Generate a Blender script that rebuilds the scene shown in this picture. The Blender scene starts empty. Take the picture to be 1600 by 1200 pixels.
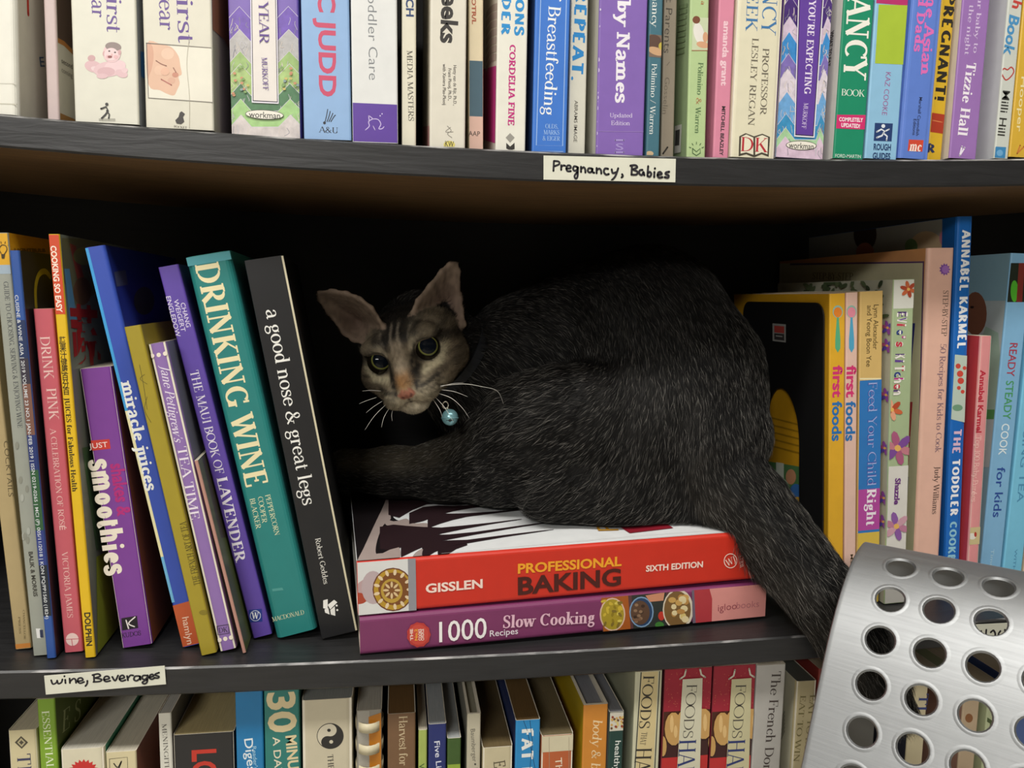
import bpy, math, random
import numpy as np
from mathutils import Matrix, Vector

random.seed(7)
rng = np.random.default_rng(7)
SC = bpy.context.scene
COL = SC.collection

# ---------------------------------------------------------------- camera
F = 1200.0                       # focal length in pixels of a 1600x1200 frame
CAM = np.array([0.0, -0.51, 0.249])
def _basis(yaw, pitch, roll):
    y, p, r = map(math.radians, (yaw, pitch, roll))
    fwd = np.array([math.sin(y)*math.cos(p), math.cos(y)*math.cos(p), -math.sin(p)])
    right = np.array([math.cos(y), -math.sin(y), 0.0])
    up = np.cross(right, fwd)
    return fwd, right*math.cos(r)+up*math.sin(r), up*math.cos(r)-right*math.sin(r)
FWD, RGT, UPV = _basis(8.6, 6.3, 1.7)
cam = bpy.data.objects.new('camera', bpy.data.cameras.new('camera'))
COL.objects.link(cam)
M = Matrix.Identity(4)
for i in range(3):
    M[i][0], M[i][1], M[i][2], M[i][3] = RGT[i], UPV[i], -FWD[i], CAM[i]
cam.matrix_world = M
cam.data.sensor_width = 36.0
cam.data.lens = 36.0*F/1600.0
cam.data.clip_start = 0.01
SC.camera = cam

# ---------------------------------------------------------------- light and exposure
SC.view_settings.view_transform = 'Standard'
SC.view_settings.look = 'None'
SC.view_settings.gamma = 1.0
SC.view_settings.use_curve_mapping = False
SC.view_settings.exposure = 0.0
w = bpy.data.worlds.new('world'); SC.world = w
w.use_nodes = True
w.node_tree.nodes['Background'].inputs[0].default_value = (1.0, 0.97, 0.92, 1)
w.node_tree.nodes['Background'].inputs[1].default_value = 0.05
def area(name, loc, target, sx, sy, power, color):
    L = bpy.data.lights.new(name, 'AREA'); L.shape = 'RECTANGLE'
    L.size, L.size_y, L.energy, L.color = sx, sy, power, color
    o = bpy.data.objects.new(name, L); COL.objects.link(o)
    o.location = loc
    o.rotation_euler = (Vector(target)-Vector(loc)).to_track_quat('-Z', 'Y').to_euler()
    return o
WARM = (1.0, 0.975, 0.93)
area('ceiling_lamp_near', (-0.35, -0.74, 1.70), (-0.35, -0.74, 0), 2.4, 0.25, 43, WARM)
area('ceiling_lamp_far', (-1.3, -3.4, 1.70), (-0.8, -2.2, 0), 1.2, 0.30, 62, WARM)

# ---------------------------------------------------------------- pixel of the photograph -> point of the place
def ray(x, y): return FWD + RGT*((x-800.0)/F) - UPV*((y-600.0)/F)
def onY(x, y, Y):
    d = ray(x, y); return CAM + d*((Y-CAM[1])/d[1])
def on_plane(x, y, P0, N):
    d = ray(x, y); return CAM + d*(np.dot(np.asarray(P0)-CAM, N)/np.dot(d, N))
def _fit(pts):
    q = np.array([onY(x, y, 0.0) for x, y in pts]); return np.polyfit(q[:, 0], q[:, 2], 2)
_ut = _fit([(0,178),(200,196),(350,207),(500,218),(700,229),(900,239),(1100,246),(1350,248),(1600,248)])
_lt = _fit([(0,1050),(200,1045),(480,1034),(730,1029),(860,1017),(1000,1011),(1230,995)])
TH = 0.0192
def zU(x): return float(np.polyval(_ut, x))          # sagging top of the upper board
def zL(x): return float(np.polyval(_lt, x))          # sagging top of the middle board
Z3 = -0.345                                          # top of the board below
def on_shelf(x, y):
    z = 0.0
    for _ in range(8):
        d = ray(x, y); P = CAM + d*((z-CAM[2])/d[2]); z = zL(P[0])
    return P

# ---------------------------------------------------------------- materials
def lin(h):
    h = h.lstrip('#'); v = [int(h[i:i+2], 16)/255.0 for i in (0, 2, 4)]
    return tuple((c/12.92 if c <= 0.04045 else ((c+0.055)/1.055)**2.4) for c in v) + (1.0,)
_mats = {}
def mat(h, rough=0.42, kind='card'):
    key = (h, rough, kind)
    if key in _mats: return _mats[key]
    m = bpy.data.materials.new(kind+'_'+h.strip('#')); m.use_nodes = True
    nt = m.node_tree; N = nt.nodes; L = nt.links
    b = N['Principled BSDF']; c = lin(h)
    b.inputs['Roughness'].default_value = rough
    tc = N.new('ShaderNodeTexCoord'); no = N.new('ShaderNodeTexNoise')
    mp = N.new('ShaderNodeMapping'); L.new(tc.outputs['Object'], mp.inputs[0]); L.new(mp.outputs[0], no.inputs['Vector'])
    mx = N.new('ShaderNodeMix'); mx.data_type = 'RGBA'
    L.new(no.outputs['Fac'], mx.inputs['Factor']); L.new(mx.outputs['Result'], b.inputs['Base Color'])
    lo, hi = 0.90, 1.06
    no.inputs['Scale'].default_value = 35; no.inputs['Detail'].default_value = 5
    bump = None
    if kind == 'paper':
        mp.inputs['Scale'].default_value = (60, 1.2, 1.2); lo, hi = 0.62, 1.12
        no.inputs['Scale'].default_value = 40; bump = 0.25
    elif kind == 'board':
        mp.inputs['Scale'].default_value = (1.0, 9, 9); no.inputs['Scale'].default_value = 22
        no.inputs['Detail'].default_value = 9; no.inputs['Distortion'].default_value = 0.6
        lo, hi = 0.55, 1.6; bump = 0.35
    elif kind == 'card':
        bump = 0.05
        no.inputs['Scale'].default_value = 90
        L.new(no.outputs['Fac'], b.inputs['Coat Roughness'])
    elif kind == 'quilt':
        lo, hi = 0.62, 1.3; no.inputs['Scale'].default_value = 230; bump = 0.1
    elif kind == 'wall':
        no.inputs['Scale'].default_value = 6
    mx.inputs['A'].default_value = tuple(min(1, v*lo) for v in c[:3])+(1,)
    mx.inputs['B'].default_value = tuple(min(1, v*hi) for v in c[:3])+(1,)
    if bump:
        bp = N.new('ShaderNodeBump'); bp.inputs['Strength'].default_value = bump; bp.inputs['Distance'].default_value = 0.001
        L.new(no.outputs['Fac'], bp.inputs['Height']); L.new(bp.outputs[0], b.inputs['Normal'])
    _mats[key] = m
    return m

# ---------------------------------------------------------------- mesh building
class MB:
    """collects faces of several materials and links them as ONE mesh object"""
    def __init__(s): s.v = []; s.f = []; s.m = []; s.mats = []; s.n = 0; s.smooth = []
    def mi(s, m):
        if m not in s.mats: s.mats.append(m)
        return s.mats.index(m)
    def add(s, verts, faces, m, smooth=False):
        k = s.mi(m); b = s.n
        s.v.extend([tuple(map(float, p)) for p in verts]); s.n += len(verts)
        for f in faces: s.f.append([b+int(i) for i in f]); s.m.append(k); s.smooth.append(smooth)
    def box(s, a, b, m):
        x0, y0, z0 = a; x1, y1, z1 = b
        s.add([(x0,y0,z0),(x1,y0,z0),(x1,y1,z0),(x0,y1,z0),(x0,y0,z1),(x1,y0,z1),(x1,y1,z1),(x0,y1,z1)],
              [(0,3,2,1),(4,5,6,7),(0,1,5,4),(1,2,6,5),(2,3,7,6),(3,0,4,7)], m)
    def tube(s, pts, radii, m, seg=10, cap=True):
        pts = [np.asarray(p, float) for p in pts]; n = len(pts)
        if np.isscalar(radii): radii = [radii]*n
        V = []; prev = None
        for i, p in enumerate(pts):
            t = pts[min(i+1, n-1)]-pts[max(i-1, 0)]; t = t/np.linalg.norm(t)
            a = prev if prev is not None else (np.array([0, 0, 1.0]) if abs(t[2]) < .9 else np.array([1.0, 0, 0]))
            a = a-t*np.dot(a, t); a /= np.linalg.norm(a); prev = a; bb = np.cross(t, a)
            for k in range(seg):
                q = 2*math.pi*k/seg; V.append(p+radii[i]*(a*math.cos(q)+bb*math.sin(q)))
        Fc = [(i*seg+k, i*seg+(k+1) % seg, (i+1)*seg+(k+1) % seg, (i+1)*seg+k) for i in range(n-1) for k in range(seg)]
        if cap: Fc += [tuple(range(seg-1, -1, -1)), tuple((n-1)*seg+k for k in range(seg))]
        s.add(V, Fc, m, True)
    def ball(s, c, r, m, nu=16, nv=10, rot=None):
        r = (r, r, r) if np.isscalar(r) else r
        V = []
        for j in range(nv+1):
            t = math.pi*j/nv
            for i in range(nu):
                q = 2*math.pi*i/nu
                p = np.array([r[0]*math.sin(t)*math.cos(q), r[1]*math.sin(t)*math.sin(q), r[2]*math.cos(t)])
                if rot is not None: p = rot @ p
                V.append(p+np.asarray(c))
        s.add(V, [(j*nu+i, (j+1)*nu+i, (j+1)*nu+(i+1) % nu, j*nu+(i+1) % nu) for j in range(nv) for i in range(nu)], m, True)
    def build(s, name, parent=None):
        me = bpy.data.meshes.new(name); me.from_pydata(s.v, [], s.f)
        for m in s.mats: me.materials.append(m)
        me.polygons.foreach_set('material_index', s.m)
        me.polygons.foreach_set('use_smooth', s.smooth)
        me.update()
        o = bpy.data.objects.new(name, me); COL.objects.link(o)
        if parent: o.parent = parent
        return o
def tag(o, label=None, cat=None, group=None, kind=None):
    for k, v in (('label', label), ('category', cat), ('group', group), ('kind', kind)):
        if v: o[k] = v
    return o
def empty(name, mtx=None):
    o = bpy.data.objects.new(name, None); COL.objects.link(o); o.empty_display_size = 0.02
    if mtx is not None: o.matrix_world = mtx
    return o

# ---------------------------------------------------------------- lettering (own stroke serif, built-in sans)
def l(x0, y0, x1, y1, k=1): return ('p', [(x0, y0), (x1, y1)], [k, k])
def c(cx, cy, rx, ry, a0=0, a1=360): return ('c', cx, cy, rx, ry, a0, a1)
def p(pts, ks): return ('b', pts, ks)
def s_(x, y, a=.1, b=.1): return ('s', x, y, a, b)
def v_(x, y, h): return ('v', x, y, h)
def d_(x, y, r=.075): return ('d', x, y, r)
def st(x, y0=0, y1=1, k=1): return [l(x, y0, x, y1, k), s_(x, y0), s_(x, y1)]
def stl(x, y1): return [l(x, 0, x, y1), s_(x, 0), s_(x, y1, .12, 0)]
_S = [(.46,.76),(.42,.93),(.27,.98),(.12,.88),(.13,.66),(.3,.52),(.45,.38),(.47,.14),(.3,.02),(.12,.07),(.08,.26)]
_SK = [0,.1,.1,.5,.8,1,.8,.5,.1,.1,0]
def _arch(x0, x1): return [p([(x0,.45),(x0+.11,.61),(x0+.21,.65),(x1-.02,.55),(x1,.38)], [0,.1,.3,.8,1]), l(x1, 0, x1, .42), s_(x1, 0)]
_bowl = [l(.16,.98,.34,.98,0), l(.16,.46,.34,.46,0), c(.34,.72,.24,.26,90,-90)]
G = {
'A': (.74, [l(.06,0,.36,1,.12), l(.37,1,.68,0), l(.17,.34,.54,.34,0), s_(.06,0), s_(.68,0)]),
'B': (.66, st(.16)+[l(.16,.98,.32,.98,0), l(.16,.53,.36,.53,0), l(.16,.02,.36,.02,0), c(.32,.755,.21,.225,90,-90), c(.35,.275,.25,.255,90,-90)]),
'C': (.74, [c(.42,.5,.34,.49,48,312), v_(.68,.72,.26)]),
'D': (.80, st(.16)+[l(.16,.98,.36,.98,0), l(.16,.02,.36,.02,0), c(.36,.5,.36,.48,90,-90)]),
'E': (.66, st(.16)+[l(.16,.98,.54,.98,0), l(.16,.52,.42,.52,0), l(.16,.02,.57,.02,0), v_(.54,.76,.24), v_(.57,0,.26), v_(.42,.42,.2)]),
'F': (.60, st(.16)+[l(.16,.98,.54,.98,0), l(.16,.52,.42,.52,0), v_(.54,.76,.24), v_(.42,.42,.2)]),
'G': (.80, [c(.42,.5,.34,.49,48,335), v_(.68,.72,.26), l(.68,.05,.68,.42), s_(.68,.42)]),
'H': (.80, st(.16)+st(.64)+[l(.16,.52,.64,.52,0)]),
'I': (.34, st(.17)),
'J': (.42, [p([(.24,1),(.24,.2),(.2,-.1),(.06,-.18)], [1,1,.5,.2]), s_(.24,1)]),
'K': (.76, st(.16)+[l(.62,.98,.2,.42,0), s_(.62,1), l(.32,.58,.66,0), s_(.66,0)]),
'L': (.62, st(.16)+[l(.16,.02,.54,.02,0), v_(.55,0,.3)]),
'M': (.92, st(.14,0,1,0)+[l(.14,1,.45,.06), l(.45,.06,.77,1,0)]+st(.78)),
'N': (.80, st(.14,0,1,0)+[l(.14,1,.64,.02), l(.64,0,.64,1,0), s_(.64,1)]),
'O': (.82, [c(.41,.5,.36,.5)]),
'P': (.62, st(.16)+_bowl),
'Q': (.82, [c(.41,.5,.36,.5), l(.42,.12,.72,-.2)]),
'R': (.72, st(.16)+_bowl+[l(.32,.46,.62,0), s_(.64,0)]),
'S': (.56, [p(_S, _SK), v_(.47,.72,.24), v_(.07,.02,.26)]),
'T': (.68, [l(.05,.98,.63,.98,0), l(.34,0,.34,1), s_(.34,0), v_(.06,.74,.26), v_(.62,.74,.26)]),
'U': (.78, [l(.15,.3,.15,1), s_(.15,1), l(.62,.3,.62,1,0), s_(.62,1), c(.385,.3,.235,.3,180,360)]),
'V': (.72, [l(.07,1,.36,0), l(.36,0,.64,1,.1), s_(.07,1), s_(.64,1)]),
'W': (1.02, [l(.07,1,.3,0), l(.3,0,.52,.95,.1), l(.5,1,.73,0), l(.73,0,.96,1,.1), s_(.07,1), s_(.96,1), s_(.5,1)]),
'X': (.72, [l(.1,1,.62,0), l(.62,1,.1,0,0), s_(.1,1), s_(.62,0), s_(.62,1), s_(.1,0)]),
'Y': (.70, [l(.07,1,.35,.48), l(.63,1,.35,.48,0), l(.35,0,.35,.5), s_(.07,1), s_(.63,1), s_(.35,0)]),
'Z': (.64, [l(.08,.98,.55,.98,0), l(.55,.98,.07,.02), l(.07,.02,.57,.02,0), v_(.08,.74,.26), v_(.57,0,.26)]),
'a': (.56, [l(.40,.08,.40,.45), p([(.1,.5),(.14,.62),(.28,.66),(.38,.58),(.40,.42)],[.8,.3,.1,.6,1]), p([(.40,.38),(.2,.33),(.08,.18),(.14,.03),(.28,.03),(.40,.14)],[0,.2,1,.5,.1,.3]), p([(.40,.12),(.45,.0),(.54,.05)],[.8,.3,0])]),
'b': (.60, [l(.14,0,.14,1.03), s_(.14,1.03,.12,0), c(.33,.33,.19,.33)]),
'c': (.50, [c(.29,.33,.21,.33,45,318), d_(.44,.52,.06)]),
'd': (.62, [c(.27,.33,.19,.33), l(.46,0,.46,1.03), s_(.46,1.03,.12,0), s_(.46,0,0,.1)]),
'e': (.53, [c(.28,.33,.21,.33,8,322), l(.08,.38,.49,.38,0)]),
'f': (.38, [p([(.16,0),(.16,.75),(.22,.97),(.36,.95)],[1,1,.5,.3]), s_(.16,0), l(.04,.64,.3,.64,0), d_(.35,.9,.06)]),
'g': (.54, [c(.25,.43,.16,.22), l(.36,.58,.48,.63,.2), p([(.16,.24),(.1,.12),(.2,.06),(.38,.03),(.46,-.1),(.38,-.25),(.2,-.28),(.07,-.18),(.1,-.04),(.18,.03)],[.3,.3,.5,.6,.6,.3,.3,.6,.4,.1])]),
'h': (.64, [l(.14,0,.14,1.03), s_(.14,0), s_(.14,1.03,.12,0)]+_arch(.14,.47)),
'i': (.30, stl(.15,.65)+[d_(.15,.9)]),
'j': (.28, [p([(.17,.65),(.17,-.1),(.1,-.27),(0,-.26)],[1,1,.4,.2]), s_(.17,.65,.12,0), d_(.17,.9)]),
'k': (.60, [l(.14,0,.14,1.03), s_(.14,0), s_(.14,1.03,.12,0), l(.45,.64,.16,.3,0), s_(.45,.65), l(.25,.4,.5,0), s_(.5,0)]),
'l': (.30, stl(.15,1.03)),
'm': (.94, stl(.14,.65)+_arch(.14,.45)+_arch(.45,.77)),
'n': (.64, stl(.14,.65)+_arch(.14,.47)),
'o': (.56, [c(.28,.33,.22,.34)]),
'p': (.62, [l(.14,-.3,.14,.65), s_(.14,-.3), s_(.14,.65,.12,0), c(.34,.33,.2,.33)]),
'q': (.62, [l(.46,-.3,.46,.65), s_(.46,-.3), c(.27,.33,.2,.33)]),
'r': (.44, stl(.14,.65)+[p([(.14,.42),(.24,.6),(.36,.63)],[0,.2,.4]), d_(.37,.57,.065)]),
's': (.44, [p([(x*.8,y*.66) for x, y in _S], _SK), v_(.37,.47,.17), v_(.05,.01,.18)]),
't': (.36, [p([(.15,.85),(.15,.15),(.2,.02),(.33,.06)],[.6,1,.5,0]), l(.04,.64,.32,.64,0)]),
'u': (.64, [p([(.13,.65),(.13,.22),(.18,.05),(.3,.01),(.46,.16)],[1,1,.6,.2,0]), s_(.13,.65,.12,0), l(.47,0,.47,.65), s_(.47,.65,.12,0), s_(.47,0,0,.1)]),
'v': (.56, [l(.06,.65,.28,0), l(.28,0,.5,.65,.1), s_(.06,.65), s_(.5,.65)]),
'w': (.82, [l(.06,.65,.24,0), l(.24,0,.41,.63,.1), l(.41,.63,.59,0), l(.59,0,.76,.65,.1), s_(.06,.65), s_(.76,.65), s_(.41,.65)]),
'x': (.58, [l(.08,.65,.5,0), l(.5,.65,.08,0,0), s_(.08,.65,.07,.07), s_(.5,0,.07,.07), s_(.5,.65,.07,.07), s_(.08,0,.07,.07)]),
'y': (.56, [l(.06,.65,.29,0), p([(.5,.65),(.29,0),(.2,-.24),(.06,-.26)],[.1,.1,.3,.4]), s_(.06,.65), s_(.5,.65)]),
'z': (.50, [l(.06,.64,.43,.64,0), l(.43,.64,.06,.02), l(.06,.02,.45,.02,0), v_(.06,.48,.17), v_(.45,0,.18)]),
'&': (.80, [p([(.64,.5),(.52,.15),(.3,.0),(.1,.1),(.08,.3),(.25,.5),(.42,.68),(.40,.9),(.27,.97),(.17,.85),(.22,.65),(.45,.3),(.72,.02)],[.1,.1,.2,.7,.9,.4,.2,.6,.1,.6,.9,1,.6]), s_(.64,.5,.08,.1)]),
'.': (.26, [d_(.13,.07)]), ',': (.26, [d_(.13,.07), l(.16,.07,.08,-.14,.1)]), "'": (.24, [d_(.12,.93,.06), l(.15,.93,.09,.75,.1)]),
'-': (.36, [l(.05,.33,.31,.33,.4)]), '/': (.5, [l(.05,-.1,.42,1.05,.1)]), ' ': (.30, []),
'!': (.28, [d_(.14,.07), l(.14,.28,.14,1)]),
'0': (.60, [c(.3,.5,.24,.5)]), '1': (.40, [l(.22,0,.22,1), s_(.22,0), s_(.22,1,.12,0)]),
'5': (.56, [l(.12,.98,.46,.98,.6), l(.12,.98,.12,.56,0), c(.24,.32,.25,.31,130,-140)]),
}
def _catmull(P, K, n=5):
    P = [np.array(q, float) for q in P]; out = []; ok = []
    for i in range(len(P)-1):
        a, b, e, g = P[max(i-1, 0)], P[i], P[i+1], P[min(i+2, len(P)-1)]
        for j in range(n):
            t = j/n
            out.append(.5*((2*b)+(e-a)*t+(2*a-5*b+4*e-g)*t*t+(3*b-a-3*e+g)*t**3)); ok.append(K[i]*(1-t)+K[i+1]*t)
    out.append(P[-1]); ok.append(K[-1])
    return out, ok
def _strip(P, W):
    P = [np.array(q, float) for q in P]; n = len(P); V = []
    for i in range(n):
        t = P[min(i+1, n-1)]-P[max(i-1, 0)]; t = t/(np.linalg.norm(t)+1e-9); nn = np.array([-t[1], t[0]])
        V += [P[i]-nn*W[i]/2, P[i]+nn*W[i]/2]
    return V, [(2*i, 2*i+2, 2*i+3, 2*i+1) for i in range(n-1)]
def _disc(x, y, rx, ry=None, n=12):
    ry = ry or rx
    return [(x+rx*math.cos(2*math.pi*i/n), y+ry*math.sin(2*math.pi*i/n)) for i in range(n)], [tuple(range(n))]
def serif_glyph(ch, T, t, sl):
    adv, S = G[ch]; V = []; Fc = []
    pc = [0]
    def put(vv, ff):
        b = len(V); pc[0] += 1; V.extend([(q[0], q[1], pc[0]) for q in vv]); Fc.extend([tuple(b+i for i in f) for f in ff])
    for q in S:
        if q[0] == 'p': put(*_strip(q[1], [t+(T-t)*k for k in q[2]]))
        elif q[0] == 'b':
            P, K = _catmull(q[1], q[2], 4); put(*_strip(P, [t+(T-t)*k for k in K]))
        elif q[0] == 'c':
            _, cx, cy, rx, ry, a0, a1 = q; n = max(8, int(abs(a1-a0)/15)); P = []; W = []
            for i in range(n+1):
                a = math.radians(a0+(a1-a0)*i/n); P.append((cx+(rx-T/2+.06)*math.cos(a), cy+(ry-t/2)*math.sin(a))); W.append(t+(T-t)*abs(math.cos(a))**1.3)
            put(*_strip(P, W))
        elif q[0] in 'sv' and sl == 0: continue
        elif q[0] == 's':
            _, x, y, a, b = q; h = t*1.0; y0 = y if y < .02 else y-h
            if y < 0: y0 = y
            a2 = (a+T/2-.05)*sl if a else T/2; b2 = (b+T/2-.05)*sl if b else T/2
            put([(x-a2, y0), (x+b2, y0), (x+b2, y0+h), (x-a2, y0+h)], [(0, 1, 2, 3)])
        elif q[0] == 'v':
            _, x, y, h = q; put([(x-t*.6, y), (x+t*.6, y), (x+t*.6, y+h), (x-t*.6, y+h)], [(0, 1, 2, 3)])
        elif q[0] == 'd': put(*_disc(q[1], q[2], q[3]*(.6+T*3)))
    return adv, V, Fc
_tc = {}
def sans(txt, bold=0.0):
    key = (txt, bold)
    if key in _tc: return _tc[key]
    cu = bpy.data.curves.new('t', 'FONT'); cu.body = txt; cu.resolution_u = 3; cu.offset = bold
    o = bpy.data.objects.new('t', cu); COL.objects.link(o)
    dg = bpy.context.evaluated_depsgraph_get(); dg.update()
    me = bpy.data.meshes.new_from_object(o.evaluated_get(dg))
    V = [(q.co.x/.73, q.co.y/.73) for q in me.vertices]; Fc = [tuple(f.vertices) for f in me.polygons]
    bpy.data.objects.remove(o); bpy.data.curves.remove(cu); bpy.data.meshes.remove(me)
    _tc[key] = (V, Fc); return V, Fc
STY = {'serif': (.125, .04, 1.0), 'serifb': (.19, .07, 1.0), 'slab': (.19, .13, 1.15), 'slabl': (.10, .07, 1.1), 'thin': (.085, .03, .9), 'sansx': (.25, .18, 0), 'sansh': (.21, .17, 0)}
def glyphs(txt, font):
    if font in STY:
        T, t, sl = STY[font]; V = []; Fc = []; x = 0.0
        for ch in txt:
            if ch in G: adv, gv, gf = serif_glyph(ch, T, t, sl)
            else:
                gv, gf = sans(ch, .015); adv = max([q[0] for q in gv], default=.3)+.08
            b = len(V); V += [(q[0]+x, q[1], q[2] if len(q) > 2 else 0) for q in gv]; Fc += [tuple(b+i for i in f) for f in gf]; x += adv+(T-.12)*.6
        return V, Fc
    return sans(txt, {'sans': .006, 'sansb': .03, 'sansl': -.008}[font])

# ---------------------------------------------------------------- things with printed faces: books, cards
def clip2(P, x0, x1, z0, z1):
    for ax, lim, sg in ((0, x0, 1), (0, x1, -1), (1, z0, 1), (1, z1, -1)):
        out = []
        for i in range(len(P)):
            a, b = P[i-1], P[i]; ia, ib = (a[ax]-lim)*sg >= 0, (b[ax]-lim)*sg >= 0
            if ia != ib:
                t = (lim-a[ax])/(b[ax]-a[ax]); out.append((a[0]+(b[0]-a[0])*t, a[1]+(b[1]-a[1])*t))
            if ib: out.append(b)
        P = out
        if len(P) < 3: return []
    return P
FRAMES = {'S': ((1,0,0), (0,0,1), (0,-1,0)), 'R': ((0,1,0), (0,0,1), (1,0,0)), 'L': ((0,-1,0), (0,0,1), (-1,0,0)), 'T': ((1,0,0), (0,1,0), (0,0,1))}
class Printed:
    rough = 0.42
    def setup(s, xa, ya, U, org, w, h, dep):
        s.X, s.Y, s.U, s.org, s.w, s.h, s.dep = xa, ya, U, org, w, h, dep
        s.mtx = Matrix([[xa[i], ya[i], U[i], org[i]] for i in range(3)]+[[0, 0, 0, 1]])
        s.pr = []; s.k = 0
    def planept(s, f):
        return {'S': np.zeros(3), 'R': np.array([s.w/2, 0, 0]), 'L': np.array([-s.w/2, 0, 0]), 'T': np.array([0, 0, s.h])}[f]
    def loc2(s, px, f='S'):
        A, B, O = [np.array(q, float) for q in FRAMES[f]]
        Rm = np.column_stack([s.X, s.Y, s.U]); P0 = s.org+Rm @ s.planept(f)
        q = Rm.T @ (on_plane(px[0], px[1], P0, Rm @ O)-s.org)
        return np.array([q @ A, q @ B])
    def lim(s, f):
        m = .0004
        return {'S': (-s.w/2+m, s.w/2-m, m, s.h-m), 'R': (.0015, s.dep-m, m, s.h-m), 'L': (-s.dep+m, -.0015, m, s.h-m), 'T': (-s.w/2, s.w/2, 0, s.dep)}[f]
    def put(s, V2, Fc, color, f='S', clip=False, kind='card'):
        A, B, O = [np.array(q, float) for q in FRAMES[f]]
        s.k += 1; off = 4e-5+s.k*1.1e-5
        if clip:
            C = clip2([tuple(q) for q in V2], *s.lim(f))
            if not C: return s
            V2, Fc = C, [tuple(range(len(C)))]
        base = s.planept(f)*np.abs(O)
        V = [base+A*q[0]+B*q[1]+O*(off+(q[2]*6e-6 if len(q) > 2 else 0)) for q in V2]
        s.pr.append((V, Fc, mat(color, s.rough, kind))); return s
    def poly(s, pts, color, f='S', kind='card'): return s.put([s.loc2(q, f) for q in pts], None, color, f, True, kind)
    def spoly(s, pts, color, f='S'):
        P = [s.loc2(q, f) for q in pts]; n = len(P); out = []
        for i in range(n):
            a, b, e, g = P[i-1], P[i], P[(i+1) % n], P[(i+2) % n]
            for t in (0, .25, .5, .75): out.append(.5*((2*b)+(e-a)*t+(2*a-5*b+4*e-g)*t*t+(3*b-a-3*e+g)*t**3))
        return s.put(out, None, color, f, True)
    def band(s, a, b, color, f='S'):
        za, zb = s.loc2(a, f)[1], s.loc2(b, f)[1]; x0, x1, _, _ = s.lim(f)
        return s.put([(x0, zb), (x1, zb), (x1, za), (x0, za)], None, color, f, True)
    def strip(s, x0, x1, za, zb, color, f='S'): return s.put([(x0, za), (x1, za), (x1, zb), (x0, zb)], None, color, f, True)
    def blob(s, cx, cy, rx, ry, color, rot=0, f='S', n=20, jag=0):
        r = math.radians(rot); P = []
        for i in range(n):
            a = 2*math.pi*i/n; kk = 1-(jag if i % 2 else 0); x, y = rx*kk*math.cos(a), ry*kk*math.sin(a)
            P.append((cx+x*math.cos(r)-y*math.sin(r), cy+x*math.sin(r)+y*math.cos(r)))
        return s.poly(P, color, f)
    def stroke(s, pts, wpx, color, f='S', smooth=False, closed=False):
        P = [s.loc2(q, f) for q in pts]
        if closed: P.append(P[0])
        q = pts[0]; sc = np.linalg.norm(s.loc2((q[0]+1, q[1]), f)-s.loc2(q, f))
        if smooth and len(P) > 2: P, _ = _catmull(P, [1]*len(P), 5)
        wd = wpx*sc; V, Fc = _strip(P, [wd]*len(P)); V = [tuple(q) for q in V]
        for e in (P[0], P[-1]):
            b = len(V); dv, df = _disc(e[0], e[1], wd/2, n=8); V += dv; Fc += [tuple(b+i for i in g) for g in df]
        s.k += 1
        for g in Fc: s.k -= 1; s.put([V[i] for i in g], None, color, f, True)
        return s
    def t(s, txt, p0, p1, h, color, font='sans', f='S', it=0.0):
        V, Fc = glyphs(txt, font)
        if not V: return s
        a, b = s.loc2(p0, f), s.loc2(p1, f); L = np.linalg.norm(b-a); e = (b-a)/L; n = np.array([-e[1], e[0]])
        dp = np.array([p1[0]-p0[0], p1[1]-p0[1]], float); dp /= np.linalg.norm(dp)
        mid = ((p0[0]+p1[0])/2, (p0[1]+p1[1])/2)
        hm = h*abs(np.dot(s.loc2((mid[0]+dp[1], mid[1]-dp[0]), f)-s.loc2(mid, f), n))
        V = [(q[0]+it*q[1], q[1], q[2] if len(q) > 2 else 0) for q in V]
        x0 = min(q[0] for q in V); sx = L/(max(q[0] for q in V)-x0)
        return s.put([(*(a+e*(q[0]-x0)*sx+n*(q[1]-.5)*hm), q[2]) for q in V], Fc, color, f)
    def prints(s, mb):
        for V, Fc, m in s.pr: mb.add(V, Fc, m)

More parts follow.
